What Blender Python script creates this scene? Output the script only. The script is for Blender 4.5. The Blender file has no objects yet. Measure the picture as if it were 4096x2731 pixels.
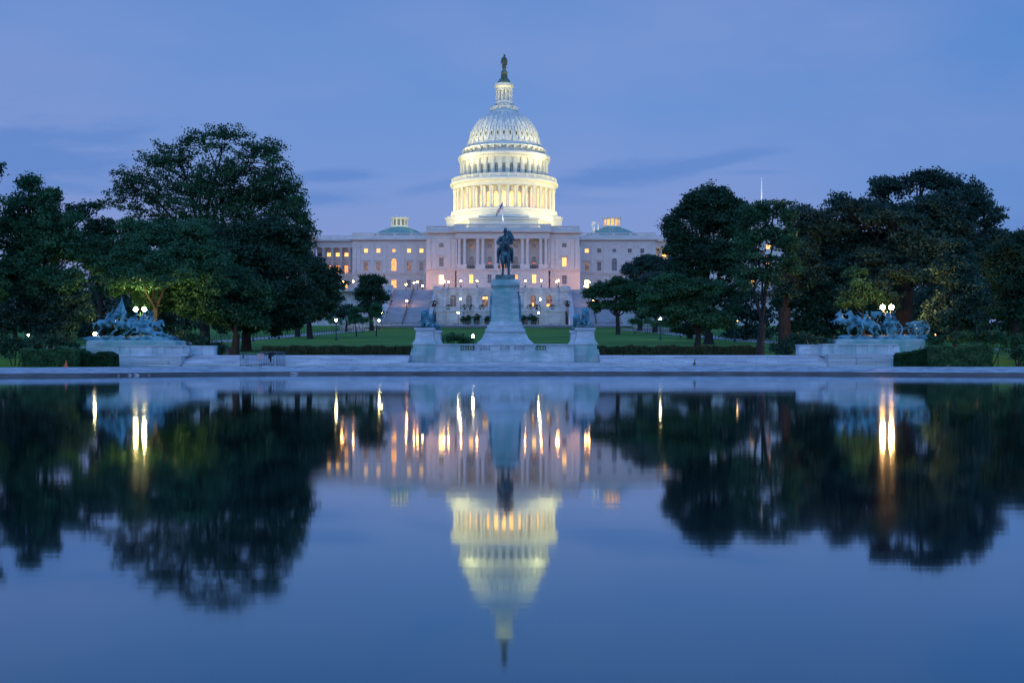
import bpy, math, random
import numpy as np
from mathutils import Vector, Matrix
R = math.radians
random.seed(7)
sc = bpy.context.scene
C = sc.collection
FP = 4824.0; CX = 2048.0; HY = 1425.6; CAMZ = 1.45
def FX(px, Y): return (px - CX) * Y / FP
def FZ(py, Y): return CAMZ - (py - HY) * Y / FP
def P(px, py, Y): return (FX(px, Y), Y, FZ(py, Y))
def lin(r, g, b):
    f = lambda c: (c/255/12.92) if c/255 <= 0.04045 else ((c/255+0.055)/1.055)**2.4
    return (f(r), f(g), f(b), 1.0)
# ------------------------------------------------------------------ materials
def newmat(name):
    m = bpy.data.materials.new(name); m.use_nodes = True
    nt = m.node_tree; bs = nt.nodes['Principled BSDF']
    return m, nt, bs
def nd(nt, t, **k):
    n = nt.nodes.new(t)
    for a, b in k.items():
        if hasattr(n, a): setattr(n, a, b)
        else: n.inputs[a].default_value = b
    return n
def ramp(nt, fac, stops):
    r = nt.nodes.new('ShaderNodeValToRGB')
    el = r.color_ramp.elements
    while len(el) < len(stops): el.new(0.5)
    for e, (p, c) in zip(el, stops):
        e.position = p; e.color = c if len(c) == 4 else (*c, 1)
    nt.links.new(fac, r.inputs[0]); return r
def noise_mat(name, c1, c2, scale=1.0, rough=0.7, metal=0.0, c3=None, detail=6, bump=0.0, bscale=8.0, stretch=(1,1,1), coord='Object', spec=0.5, lo=.35, hi=.65):
    m, nt, bs = newmat(name)
    tc = nd(nt, 'ShaderNodeTexCoord'); mp = nd(nt, 'ShaderNodeMapping'); mp.inputs['Scale'].default_value = stretch
    nt.links.new(tc.outputs[coord], mp.inputs[0])
    n = nd(nt, 'ShaderNodeTexNoise'); n.inputs['Scale'].default_value = scale; n.inputs['Detail'].default_value = detail
    nt.links.new(mp.outputs[0], n.inputs['Vector'])
    st = [(lo, c1), (hi, c2)] if c3 is None else [(lo, c1), (.5*(lo+hi), c2), (hi, c3)]
    r = ramp(nt, n.outputs['Fac'], st)
    nt.links.new(r.outputs[0], bs.inputs['Base Color'])
    bs.inputs['Roughness'].default_value = rough; bs.inputs['Metallic'].default_value = metal
    bs.inputs['Specular IOR Level'].default_value = spec
    if bump:
        b = nd(nt, 'ShaderNodeTexNoise'); b.inputs['Scale'].default_value = bscale; b.inputs['Detail'].default_value = 4
        nt.links.new(mp.outputs[0], b.inputs['Vector'])
        bp = nd(nt, 'ShaderNodeBump'); bp.inputs['Strength'].default_value = bump; bp.inputs['Distance'].default_value = 0.1
        nt.links.new(b.outputs['Fac'], bp.inputs['Height']); nt.links.new(bp.outputs[0], bs.inputs['Normal'])
    return m
def stone_mat(name, c1, c2, bw, bh, mortar=0.02, mcol=(.2,.2,.2), nscale=.7, stain=None, rough=.75, vary=.12, stainscale=.5, st3=(1,1,3.0)):
    """coursed stone: Brick texture on (x+y, z), noise veining and streaked staining"""
    m, nt, bs = newmat(name)
    tc = nd(nt, 'ShaderNodeTexCoord'); sp = nd(nt, 'ShaderNodeSeparateXYZ'); nt.links.new(tc.outputs['Object'], sp.inputs[0])
    ad = nd(nt, 'ShaderNodeMath', operation='ADD'); nt.links.new(sp.outputs[0], ad.inputs[0])
    ml = nd(nt, 'ShaderNodeMath', operation='MULTIPLY'); ml.inputs[1].default_value = .83
    nt.links.new(sp.outputs[1], ml.inputs[0]); nt.links.new(ml.outputs[0], ad.inputs[1])
    cb = nd(nt, 'ShaderNodeCombineXYZ'); nt.links.new(ad.outputs[0], cb.inputs[0]); nt.links.new(sp.outputs[2], cb.inputs[1])
    br = nd(nt, 'ShaderNodeTexBrick'); nt.links.new(cb.outputs[0], br.inputs['Vector'])
    br.inputs['Scale'].default_value = 1; br.inputs['Brick Width'].default_value = bw; br.inputs['Row Height'].default_value = bh
    br.inputs['Mortar Size'].default_value = mortar; br.inputs['Mortar Smooth'].default_value = .3
    br.inputs['Color1'].default_value = (1,1,1,1); br.inputs['Color2'].default_value = (1-vary,1-vary,1-vary*.8,1)
    br.inputs['Mortar'].default_value = (*mcol, 1)
    mp = nd(nt, 'ShaderNodeMapping'); mp.inputs['Scale'].default_value = st3; nt.links.new(tc.outputs['Object'], mp.inputs[0])
    n = nd(nt, 'ShaderNodeTexNoise'); n.inputs['Scale'].default_value = nscale; n.inputs['Detail'].default_value = 8; n.inputs['Roughness'].default_value = .65
    nt.links.new(mp.outputs[0], n.inputs['Vector'])
    r = ramp(nt, n.outputs['Fac'], [(.38, c1), (.62, c2)])
    mx = nd(nt, 'ShaderNodeMix', data_type='RGBA', blend_type='MULTIPLY'); mx.inputs['Factor'].default_value = 1
    nt.links.new(r.outputs[0], mx.inputs['A']); nt.links.new(br.outputs['Color'], mx.inputs['B'])
    out = mx.outputs['Result']
    if stain:
        mp2 = nd(nt, 'ShaderNodeMapping'); mp2.inputs['Scale'].default_value = (1, 1, .45); nt.links.new(tc.outputs['Object'], mp2.inputs[0])
        n2 = nd(nt, 'ShaderNodeTexNoise'); n2.inputs['Scale'].default_value = stainscale; n2.inputs['Detail'].default_value = 7
        nt.links.new(mp2.outputs[0], n2.inputs['Vector'])
        r2 = ramp(nt, n2.outputs['Fac'], [(.46, (0,0,0)), (.70, (.85,.85,.85))])
        m2 = nd(nt, 'ShaderNodeMix', data_type='RGBA'); nt.links.new(r2.outputs[0], m2.inputs['Factor'])
        nt.links.new(out, m2.inputs['A']); m2.inputs['B'].default_value = (*stain, 1); out = m2.outputs['Result']
    nt.links.new(out, bs.inputs['Base Color']); bs.inputs['Roughness'].default_value = rough
    bp = nd(nt, 'ShaderNodeBump'); bp.inputs['Strength'].default_value = .35; bp.inputs['Distance'].default_value = .03
    nt.links.new(n.outputs['Fac'], bp.inputs['Height']); nt.links.new(bp.outputs[0], bs.inputs['Normal'])
    return m
def emit_mat(name, col, strength, col2=None, scale=1.0):
    m, nt, bs = newmat(name)
    bs.inputs['Base Color'].default_value = (0.02,.02,.02,1); bs.inputs['Roughness'].default_value = .2
    bs.inputs['Emission Strength'].default_value = strength
    bs.inputs['Emission Color'].default_value = (*col, 1)
    if col2:
        tc = nd(nt, 'ShaderNodeTexCoord'); n = nd(nt, 'ShaderNodeTexNoise'); n.inputs['Scale'].default_value = scale; n.inputs['Detail'].default_value = 2
        oi = nd(nt, 'ShaderNodeObjectInfo'); v = nd(nt, 'ShaderNodeVectorMath', operation='ADD')
        nt.links.new(tc.outputs['Object'], v.inputs[0]); nt.links.new(oi.outputs['Location'], v.inputs[1])
        nt.links.new(v.outputs[0], n.inputs['Vector'])
        r = ramp(nt, n.outputs['Fac'], [(.4, col2), (.6, col)])
        nt.links.new(r.outputs[0], bs.inputs['Emission Color'])
    return m
def leaf_mat(name, c1, c2, c3):
    m, nt, bs = newmat(name)
    at = nd(nt, 'ShaderNodeAttribute', attribute_name='leafvar')
    r = ramp(nt, at.outputs['Fac'], [(0, c1), (.5, c2), (1, c3)])
    nt.links.new(r.outputs[0], bs.inputs['Base Color'])
    bs.inputs['Roughness'].default_value = .55; bs.inputs['Specular IOR Level'].default_value = .3
    tr = nd(nt, 'ShaderNodeBsdfTranslucent'); nt.links.new(r.outputs[0], tr.inputs['Color'])
    mx = nd(nt, 'ShaderNodeMixShader'); mx.inputs[0].default_value = .3
    nt.links.new(bs.outputs[0], mx.inputs[1]); nt.links.new(tr.outputs[0], mx.inputs[2])
    nt.links.new(mx.outputs[0], nt.nodes['Material Output'].inputs[0])
    return m
M = {}
M['cap'] = stone_mat('painted_sandstone', (.70,.62,.58), (.78,.72,.67), 1.6, .62, .03, (.82,.82,.82), .25, vary=.03)
M['capg'] = stone_mat('rusticated_sandstone', (.70,.62,.56), (.77,.70,.63), 2.2, .66, .05, (.55,.55,.55), .25, vary=.05)
M['dome'] = noise_mat('painted_iron', (.78,.76,.66), (.84,.82,.72), .5, .5)
M['domeshell'] = noise_mat('painted_iron_shell', (.70,.71,.68), (.78,.79,.75), .4, .4)
M['terr'] = stone_mat('terrace_marble', (.52,.53,.55), (.70,.71,.72), 1.8, .7, .03, (.6,.6,.62), .35, stain=(.34,.36,.36), vary=.1)
M['step'] = stone_mat('stair_granite', (.36,.38,.42), (.47,.49,.53), 2.6, .34, .05, (.7,.7,.72), .35, vary=.14)
M['marb'] = stone_mat('white_marble', (.48,.55,.58), (.70,.75,.78), 1.9, .9, .014, (.58,.61,.64), .9, stain=(.27,.44,.43), vary=.18, stainscale=.6)
M['marbs'] = stone_mat('veined_marble_steps', (.50,.54,.60), (.80,.83,.86), 2.7, .16, .018, (.30,.33,.38), .9, vary=.22, st3=(.35,.35,7))
M['marbg'] = stone_mat('patina_streaked_marble', (.34,.48,.48), (.58,.69,.69), 1.7, .95, .014, (.58,.62,.62), .8, stain=(.10,.38,.34), vary=.18, stainscale=.7)
M['coping'] = stone_mat('granite_coping', (.42,.46,.50), (.62,.65,.70), 5.0, 30, .02, (1.2,1.2,1.2), 1.4, vary=.08, stain=(.27,.29,.30), stainscale=.8)
M['dgran'] = noise_mat('wet_granite', (.10,.10,.11), (.20,.20,.21), 1.2, .6, stretch=(.4,.4,4))
M['copper'] = noise_mat('green_copper', (.16,.36,.34), (.24,.46,.43), .6, .6)
M['bronze'] = noise_mat('dark_bronze', (.014,.045,.060), (.08,.19,.23), 1.8, .38, .4, bump=.3, bscale=6)
M['patina'] = noise_mat('patinated_bronze', (.022,.09,.12), (.10,.31,.39), 1.3, .6, .1, c3=(.22,.50,.57), bump=.2, bscale=5)
M['bronzef'] = noise_mat('aged_bronze', (.06,.075,.055), (.14,.17,.11), .8, .5, .15)
M['iron'] = noise_mat('black_iron', (.012,.016,.018), (.025,.03,.032), 2, .45, .3)
M['green_iron'] = noise_mat('green_iron', (.008,.04,.035), (.015,.06,.05), 2, .5)
M['galv'] = noise_mat('galvanised_tube', (.10,.16,.22), (.16,.24,.30), 4, .45, .6)
M['glassd'] = noise_mat('dark_glass', (.012,.018,.028), (.03,.04,.055), .5, .12, spec=.8)
M['glassm'] = noise_mat('drum_glass', (.16,.18,.12), (.24,.26,.17), .8, .25)
M['curtain'] = noise_mat('pale_curtain_glass', (.10,.12,.16), (.22,.22,.26), 1.2, .3, stretch=(3,1,.4))
M['frame'] = noise_mat('window_frame_paint', (.36,.34,.34), (.44,.41,.41), 2, .5)
M['lit1'] = emit_mat('lit_pane_amber', (1.0,.40,.09), 2.1, (.65,.22,.05), .9)
M['lit2'] = emit_mat('lit_pane_yellow', (1.0,.54,.14), 2.4, (.9,.42,.10), .9)
M['lit3'] = emit_mat('lit_pane_bright', (1.0,.58,.14), 9.0)
M['lit4'] = emit_mat('lit_pane_dim', (.5,.22,.10), .6, (.12,.06,.05), .9)
M['litd'] = emit_mat('drum_window_glow', (1.0,.60,.20), 3.6, (1.0,.36,.07), .6)
M['litred'] = emit_mat('red_glow', (1.0,.16,.05), 1.2)
M['globe_w'] = emit_mat('white_lamp_globe', (1.0,.80,.38), 130)
M['globe_n'] = emit_mat('bright_lamp_globe', (1.0,.76,.28), 520)
M['globe_h'] = emit_mat('orange_white_lamp_globe', (1.0,.50,.17), 950)
M['globe_o'] = emit_mat('sodium_lamp_globe', (1.0,.40,.10), 170)
M['globe_s'] = emit_mat('far_lamp_globe', (1.0,.50,.16), 30)
M['bark'] = noise_mat('bark', (.011,.010,.010), (.036,.030,.027), 3, .9, stretch=(2,2,.5), bump=.6, bscale=6)
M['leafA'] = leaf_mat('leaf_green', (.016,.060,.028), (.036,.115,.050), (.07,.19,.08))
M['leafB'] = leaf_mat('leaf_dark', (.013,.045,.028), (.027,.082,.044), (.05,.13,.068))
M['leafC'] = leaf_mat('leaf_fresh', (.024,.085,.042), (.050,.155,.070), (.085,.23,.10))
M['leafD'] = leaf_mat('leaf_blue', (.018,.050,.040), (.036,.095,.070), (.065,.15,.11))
M['leafE'] = leaf_mat('leaf_glossy', (.020,.050,.034), (.05,.09,.075), (.16,.20,.20))  # palest leaves are picked by random tone
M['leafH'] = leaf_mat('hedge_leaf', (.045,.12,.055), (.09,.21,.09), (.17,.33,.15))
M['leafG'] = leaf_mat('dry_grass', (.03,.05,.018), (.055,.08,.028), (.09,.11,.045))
M['orange'] = noise_mat('orange_plastic', (.75,.10,.04), (.85,.14,.06), 3, .5)
M['signo'] = noise_mat('faded_orange_sign', (.55,.33,.36), (.62,.40,.42), 9, .7)
M['cloth'] = noise_mat('black_cloth', (.008,.009,.012), (.02,.022,.028), 6, .9)
M['white'] = noise_mat('white_paint', (.75,.75,.72), (.82,.82,.8), 3, .5)
M['pot'] = noise_mat('dark_pot', (.03,.025,.025), (.06,.05,.045), 3, .7)
M['path'] = noise_mat('concrete_path', (.30,.31,.33), (.42,.43,.45), .5, .85)
M['duck'] = noise_mat('duck_feathers', (.10,.075,.05), (.2,.16,.12), 14, .8)
M['bin'] = noise_mat('bin_paint', (.03,.03,.035), (.05,.05,.055), 2, .6)
# ------------------------------------------------------------------ mesh builder
class MB:
    def __init__(s): s.v = []; s.f = []; s.m = []; s.mi = 0; s.T = None
    def add(s, vs, fs):
        n = len(s.v)
        if s.T is not None: vs = [s.T @ Vector(v) for v in vs]
        s.v.extend([tuple(v) for v in vs]); s.f.extend([tuple(i+n for i in f) for f in fs]); s.m.extend([s.mi]*len(fs))
    def box(s, x0, x1, y0, y1, z0, z1):
        s.add([(x0,y0,z0),(x1,y0,z0),(x1,y1,z0),(x0,y1,z0),(x0,y0,z1),(x1,y0,z1),(x1,y1,z1),(x0,y1,z1)],
              [(0,3,2,1),(4,5,6,7),(0,1,5,4),(1,2,6,5),(2,3,7,6),(3,0,4,7)])
    def frus(s, cx, cy, z0, z1, ax, ay, bx, by):   # rectangular frustum, half sizes
        s.add([(cx-ax,cy-ay,z0),(cx+ax,cy-ay,z0),(cx+ax,cy+ay,z0),(cx-ax,cy+ay,z0),(cx-bx,cy-by,z1),(cx+bx,cy-by,z1),(cx+bx,cy+by,z1),(cx-bx,cy+by,z1)],
              [(0,3,2,1),(4,5,6,7),(0,1,5,4),(1,2,6,5),(2,3,7,6),(3,0,4,7)])
    def lathe(s, prof, cx=0, cy=0, n=24, a0=0, a1=2*math.pi, caps=True):
        full = abs(a1-a0) > 6.28; k = n if full else n+1
        vs = []
        for r, z in prof:
            for i in range(k):
                a = a0+(a1-a0)*i/n; vs.append((cx+r*math.cos(a), cy+r*math.sin(a), z))
        fs = []
        for j in range(len(prof)-1):
            for i in range(n):
                i2 = (i+1) % k if full else i+1
                fs.append((j*k+i, j*k+i2, (j+1)*k+i2, (j+1)*k+i))
        if caps and full:
            if prof[0][0] > .001: fs.append(tuple(range(n-1, -1, -1)))
            if prof[-1][0] > .001: b = (len(prof)-1)*k; fs.append(tuple(b+i for i in range(n)))
        s.add(vs, fs)
    def tube(s, pts, rad, n=6, caps=True):
        pts = [Vector(p) for p in pts]
        if not hasattr(rad, '__len__'): rad = [rad]*len(pts)
        vs = []; a = None
        for i, p in enumerate(pts):
            d = (pts[min(i+1,len(pts)-1)] - pts[max(i-1,0)])
            if d.length < 1e-6: d = Vector((0,0,1))
            d.normalize()
            if a is None:
                a = d.cross(Vector((0,0,1)))
                if a.length < .2: a = d.cross(Vector((0,1,0)))
            else: a = a - d*a.dot(d)
            if a.length < 1e-4: a = d.cross(Vector((1,0,0)))
            a.normalize(); b = d.cross(a).normalized()
            for k in range(n):
                t = 2*math.pi*k/n; vs.append(p + (a*math.cos(t)+b*math.sin(t))*rad[i])
        fs = []
        for j in range(len(pts)-1):
            for k in range(n):
                k2 = (k+1) % n; fs.append((j*n+k, (j+1)*n+k, (j+1)*n+k2, j*n+k2))
        if caps: fs.append(tuple(range(n))); b = (len(pts)-1)*n; fs.append(tuple(b+k for k in range(n-1,-1,-1)))
        s.add(vs, fs)
    def prism(s, poly, y0, y1):      # poly in (x,z), extruded in y
        n = len(poly)
        vs = [(x,y0,z) for x,z in poly]+[(x,y1,z) for x,z in poly]
        fs = [tuple(range(n)), tuple(range(2*n-1,n-1,-1))]+[(i,i+n,(i+1)%n+n,(i+1)%n) for i in range(n)]
        s.add(vs, fs)
    def xprof(s, poly, x0, x1):      # poly in (y,z), extruded in x
        n = len(poly)
        vs = [(x0,y,z) for y,z in poly]+[(x1,y,z) for y,z in poly]
        fs = [tuple(range(n)), tuple(range(2*n-1,n-1,-1))]+[(i,i+n,(i+1)%n+n,(i+1)%n) for i in range(n)]
        s.add(vs, fs)
    def ball(s, c, r, n=10, m=6):
        if not hasattr(r, '__len__'): r = (r,r,r)
        vs = [(c[0],c[1],c[2]-r[2])]
        for j in range(1,m):
            t = math.pi*j/m-math.pi/2
            for i in range(n):
                a = 2*math.pi*i/n; vs.append((c[0]+r[0]*math.cos(t)*math.cos(a), c[1]+r[1]*math.cos(t)*math.sin(a), c[2]+r[2]*math.sin(t)))
        vs.append((c[0],c[1],c[2]+r[2])); fs = []
        for i in range(n): fs.append((0, 1+(i+1)%n, 1+i)); e = len(vs)-1; b = 1+(m-2)*n; fs.append((e, b+i, b+(i+1)%n))
        for j in range(m-2):
            for i in range(n):
                fs.append((1+j*n+i, 1+j*n+(i+1)%n, 1+(j+1)*n+(i+1)%n, 1+(j+1)*n+i))
        s.add(vs, fs)
    def facade(s, x0, x1, z0, z1, y, ops, d=.4):
        """wall face at y (facing -Y) with openings (cx, zb, w, h, kind) and their reveals"""
        xs = sorted({x0,x1}|{o[0]-o[2]/2 for o in ops}|{o[0]+o[2]/2 for o in ops})
        zs = sorted({z0,z1}|{o[1] for o in ops}|{o[1]+o[3] for o in ops})
        for i in range(len(xs)-1):
            for j in range(len(zs)-1):
                mx, mz = (xs[i]+xs[i+1])/2, (zs[j]+zs[j+1])/2
                if xs[i+1]-xs[i] < 1e-5 or zs[j+1]-zs[j] < 1e-5: continue
                if any(abs(mx-o[0]) < o[2]/2 and o[1] < mz < o[1]+o[3] for o in ops): continue
                s.add([(xs[i],y,zs[j]),(xs[i+1],y,zs[j]),(xs[i+1],y,zs[j+1]),(xs[i],y,zs[j+1])], [(0,1,2,3)])
        for cx, zb, w, h, kind in ops:
            a, b, zt = cx-w/2, cx+w/2, zb+h; r = w/2
            if kind == 'rect': loop = [(a,zb),(b,zb),(b,zt),(a,zt)]
            elif kind == 'arch':
                N = 10; arc = [(cx+r*math.cos(math.pi*k/N), zt-r+r*math.sin(math.pi*k/N)) for k in range(N+1)]
                loop = [(a,zb),(b,zb)]+arc
                for k in range(N):
                    c = (b,zt) if k < N/2 else (a,zt)
                    s.add([(c[0],y,c[1]),(arc[k+1][0],y,arc[k+1][1]),(arc[k][0],y,arc[k][1])], [(0,1,2)])
                s.add([(b,y,zt),(a,y,zt),(cx,y,zt)], [(0,1,2)]) if False else None
            else:
                N = 16; q = (zb+zt)/2; arc = [(cx+r*math.cos(2*math.pi*k/N), q+r*math.sin(2*math.pi*k/N)) for k in range(N)]
                loop = arc
                for k in range(N):
                    u, v = arc[k], arc[(k+1)%N]; mx, mz = (u[0]+v[0])/2-cx, (u[1]+v[1])/2-q
                    c = (b if mx > 0 else a, zt if mz > 0 else zb)
                    s.add([(c[0],y,c[1]),(v[0],y,v[1]),(u[0],y,u[1])], [(0,1,2)])
            n = len(loop)
            s.add([(x,y,z) for x,z in loop]+[(x,y+d,z) for x,z in loop], [(i,(i+1)%n,(i+1)%n+n,i+n) for i in range(n)])
    def balus(s, p0, p1, z, h, step=.45, post=3.2, w=.16, t=.3, solid=()):
        p0 = Vector((p0[0],p0[1],0)); p1 = Vector((p1[0],p1[1],0)); L = (p1-p0).length; d = (p1-p0)/L
        T0 = s.T; A = Matrix.Translation((p0.x,p0.y,z)) @ Matrix.Rotation(math.atan2(d.y,d.x),4,'Z')
        s.T = A if T0 is None else T0 @ A
        s.box(0, L, -t/2, t/2, 0, h*.16); s.box(0, L, -t/2, t/2, h*.84, h)
        n = max(1, round(L/post)); k = 0
        for i in range(n+1):
            x = L*i/n; s.box(max(x-post*.11,0), min(x+post*.11,L), -t*.55, t*.55, 0, h+.004)
        x = step/2
        while x < L:
            f = (x/(L/n)) % 1
            if .13 < f < .87: s.box(x-w/2, x+w/2, -w/2, w/2, h*.16, h*.84)
            x += step
        s.T = T0
    def build(s, name, mats, parent=None, smooth=False):
        me = bpy.data.meshes.new(name)
        off = W.get(parent.name, Vector((0,0,0))) if parent else Vector((0,0,0))
        me.from_pydata([(v[0]-off.x, v[1]-off.y, v[2]-off.z) for v in s.v], [], s.f)
        if not isinstance(mats, (list,tuple)): mats = [mats]
        for m in mats: me.materials.append(M[m] if isinstance(m,str) else m)
        if len(mats) > 1: me.polygons.foreach_set('material_index', s.m)
        if smooth: me.polygons.foreach_set('use_smooth', [True]*len(me.polygons))
        me.update()
        o = bpy.data.objects.new(name, me); C.objects.link(o)
        if parent: o.parent = parent; W[o.name] = off
        else: W[o.name] = Vector((0,0,0))
        return o
    def mesh(s, name, mats, smooth=False):
        me = bpy.data.meshes.new(name); me.from_pydata(s.v, [], s.f)
        if not isinstance(mats, (list,tuple)): mats = [mats]
        for m in mats: me.materials.append(M[m] if isinstance(m,str) else m)
        if len(mats) > 1: me.polygons.foreach_set('material_index', s.m)
        if smooth: me.polygons.foreach_set('use_smooth', [True]*len(me.polygons))
        return me
W = {}
def thing(name, label, cat, loc=(0,0,0), group=None, rz=0):
    o = bpy.data.objects.new(name, None); C.objects.link(o); o.location = loc; o.rotation_euler[2] = rz
    o.empty_display_size = .5
    o['label'] = label; o['category'] = cat
    if group: o['group'] = group
    W[o.name] = Vector(loc); return o
def tag(o, label, cat, group=None, kind=None):
    if label: o['label'] = label
    if cat: o['category'] = cat
    if group: o['group'] = group
    if kind: o['kind'] = kind
    return o
def inst(me, name, parent, loc, rz=0, rx=0, scale=None):
    """object on a shared mesh at a WORLD position below parent"""
    o = bpy.data.objects.new(name, me); C.objects.link(o)
    off = W.get(parent.name, Vector((0,0,0))) if parent else Vector((0,0,0))
    o.location = Vector(loc)-off; o.rotation_euler = (rx,0,rz)
    if scale: o.scale = scale
    if parent: o.parent = parent
    W[o.name] = Vector(loc); return o
def child(me, name, parent, loc=(0,0,0), rz=0):
    o = bpy.data.objects.new(name, me); C.objects.link(o); o.parent = parent; o.location = loc; o.rotation_euler[2] = rz; return o
def copy_tree(o, parent=None):
    c = o.copy(); C.objects.link(c); c.parent = parent
    for ch in list(o.children): copy_tree(ch, c)
    return c
# ------------------------------------------------------------------ camera, world, sun
cam = bpy.data.cameras.new('camera'); co = bpy.data.objects.new('camera', cam); C.objects.link(co)
co.location = (0,0,CAMZ); co.rotation_euler = (R(90),0,0)
cam.sensor_width = 36; cam.lens = 36*FP/4096; cam.shift_y = (HY-1365.5)/4096
cam.clip_start = .1; cam.clip_end = 6000; sc.camera = co
w = bpy.data.worlds.new('World'); sc.world = w; w.use_nodes = True
nt = w.node_tree; bg = nt.nodes['Background']
tc = nd(nt, 'ShaderNodeTexCoord'); sp = nd(nt, 'ShaderNodeSeparateXYZ'); nt.links.new(tc.outputs['Generated'], sp.inputs[0])
SKY_S = 1.0
el = ramp(nt, sp.outputs[2], [(0.0, lin(148,156,208)), (.07, lin(140,158,213)), (.14, lin(124,155,216)), (.24, lin(106,149,213)), (.40, lin(84,132,204)), (1.0, lin(80,124,192))])
# left of the view slightly violet, right of it bluer
sx = nd(nt, 'ShaderNodeMapRange'); sx.inputs['From Min'].default_value = -.35; sx.inputs['From Max'].default_value = .4; nt.links.new(sp.outputs[0], sx.inputs[0])
tint = ramp(nt, sx.outputs[0], [(0, (.80,.865,.93)), (.55, (.79,.885,.955)), (1, (.50,.765,.905))])
mx = nd(nt, 'ShaderNodeMix', data_type='RGBA', blend_type='MULTIPLY'); mx.inputs['Factor'].default_value = 1
nt.links.new(el.outputs[0], mx.inputs['A']); nt.links.new(tint.outputs[0], mx.inputs['B'])
# cloud banks fixed in the sky: soft ellipses in (x/y, z/y), edges torn by noise
def mth(op, a, b=None):
    n = nd(nt, 'ShaderNodeMath', operation=op)
    for k, v in enumerate((a, b)):
        if v is None: continue
        if isinstance(v, (int, float)): n.inputs[k].default_value = v
        else: nt.links.new(v, n.inputs[k])
    return n.outputs[0]
ysafe = mth('MAXIMUM', sp.outputs[1], .05)
U = mth('DIVIDE', sp.outputs[0], ysafe); V = mth('DIVIDE', sp.outputs[2], ysafe)
cbv = nd(nt, 'ShaderNodeCombineXYZ'); nt.links.new(mth('MULTIPLY', U, 9.0), cbv.inputs[0]); nt.links.new(mth('MULTIPLY', V, 42.0), cbv.inputs[1])
nz = nd(nt, 'ShaderNodeTexNoise'); nz.inputs['Scale'].default_value = 1.0; nz.inputs['Detail'].default_value = 6; nz.inputs['Roughness'].default_value = .6; nt.links.new(cbv.outputs[0], nz.inputs['Vector'])
tear = mth('MULTIPLY', mth('SUBTRACT', nz.outputs['Fac'], .5), 2.6)
tot = None
for px_, py_, rx_, ry_, sl_, am_ in ((120,640,560,175,0,1.0),(380,560,300,75,0,.9),(1330,705,210,30,.02,1.0),(1290,790,260,40,0,.9),(2440,712,350,70,.13,1.0),(2800,655,350,30,.16,.9),(1740,745,200,26,.22,.6),(4080,900,220,60,0,.6),(3000,690,160,14,0,.4),(2350,800,260,26,.0,.35)):
    du = mth('SUBTRACT', U, (px_-CX)/FP); dv = mth('SUBTRACT', mth('SUBTRACT', V, (HY-py_)/FP), mth('MULTIPLY', du, sl_))
    e1 = mth('DIVIDE', du, rx_/FP); e2 = mth('DIVIDE', dv, ry_/FP)
    dd = mth('ADD', mth('SQRT', mth('ADD', mth('MULTIPLY', e1, e1), mth('MULTIPLY', e2, e2))), tear)
    mr = nd(nt, 'ShaderNodeMapRange', interpolation_type='SMOOTHSTEP'); mr.inputs['From Min'].default_value = 1.25; mr.inputs['From Max'].default_value = .25; mr.inputs['To Max'].default_value = am_
    nt.links.new(dd, mr.inputs[0]); tot = mr.outputs[0] if tot is None else mth('MAXIMUM', tot, mr.outputs[0])
front = mth('GREATER_THAN', sp.outputs[1], .3)
mc = nd(nt, 'ShaderNodeMix', data_type='RGBA'); nt.links.new(mth('MULTIPLY', mth('MULTIPLY', tot, front), .8), mc.inputs['Factor'])
mc.inputs['B'].default_value = lin(84,130,201)
# soft lilac wisps higher up
mp3 = nd(nt, 'ShaderNodeMapping'); mp3.inputs['Scale'].default_value = (1.2,1.2,3.4); mp3.inputs['Location'].default_value = (.4,1.7,.2); nt.links.new(tc.outputs['Generated'], mp3.inputs[0])
n3 = nd(nt, 'ShaderNodeTexNoise'); n3.inputs['Scale'].default_value = 2.6; n3.inputs['Detail'].default_value = 5; nt.links.new(mp3.outputs[0], n3.inputs['Vector'])
c3 = ramp(nt, n3.outputs['Fac'], [(.40, (0,0,0)), (.68, (.5,.5,.5))])
m3 = nd(nt, 'ShaderNodeMix', data_type='RGBA'); nt.links.new(c3.outputs[0], m3.inputs['Factor'])
nt.links.new(mx.outputs['Result'], m3.inputs['A']); nt.links.new(m3.outputs['Result'], mc.inputs['A']); m3.inputs['B'].default_value = lin(132,150,208)
# the sky behind the camera, where the sun went down, is brighter
by = nd(nt, 'ShaderNodeMapRange'); by.inputs['From Min'].default_value = .2; by.inputs['From Max'].default_value = -.6; by.inputs['To Min'].default_value = 1.0; by.inputs['To Max'].default_value = 2.0
nt.links.new(sp.outputs[1], by.inputs[0])
wt_ = nd(nt, 'ShaderNodeMix', data_type='RGBA', blend_type='MULTIPLY'); wf = nd(nt, 'ShaderNodeMapRange'); wf.inputs['From Min'].default_value = .2; wf.inputs['From Max'].default_value = -.4; nt.links.new(sp.outputs[1], wf.inputs[0]); nt.links.new(wf.outputs[0], wt_.inputs['Factor']); nt.links.new(mc.outputs['Result'], wt_.inputs['A']); wt_.inputs['B'].default_value = (.88,1.08,.98,1)
vm = nd(nt, 'ShaderNodeVectorMath', operation='SCALE'); nt.links.new(wt_.outputs['Result'], vm.inputs[0]); nt.links.new(by.outputs[0], vm.inputs['Scale'])
sky = nd(nt, 'ShaderNodeTexSky'); sky.sky_type = 'NISHITA'; sky.sun_disc = False; sky.sun_elevation = R(0.5); sky.sun_rotation = R(180)
vs2 = nd(nt, 'ShaderNodeVectorMath', operation='SCALE'); nt.links.new(sky.outputs[0], vs2.inputs[0]); vs2.inputs['Scale'].default_value = .02
va = nd(nt, 'ShaderNodeVectorMath', operation='ADD'); nt.links.new(vm.outputs[0], va.inputs[0]); nt.links.new(vs2.outputs[0], va.inputs[1])
nt.links.new(va.outputs[0], bg.inputs[0]); bg.inputs[1].default_value = SKY_S
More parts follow.
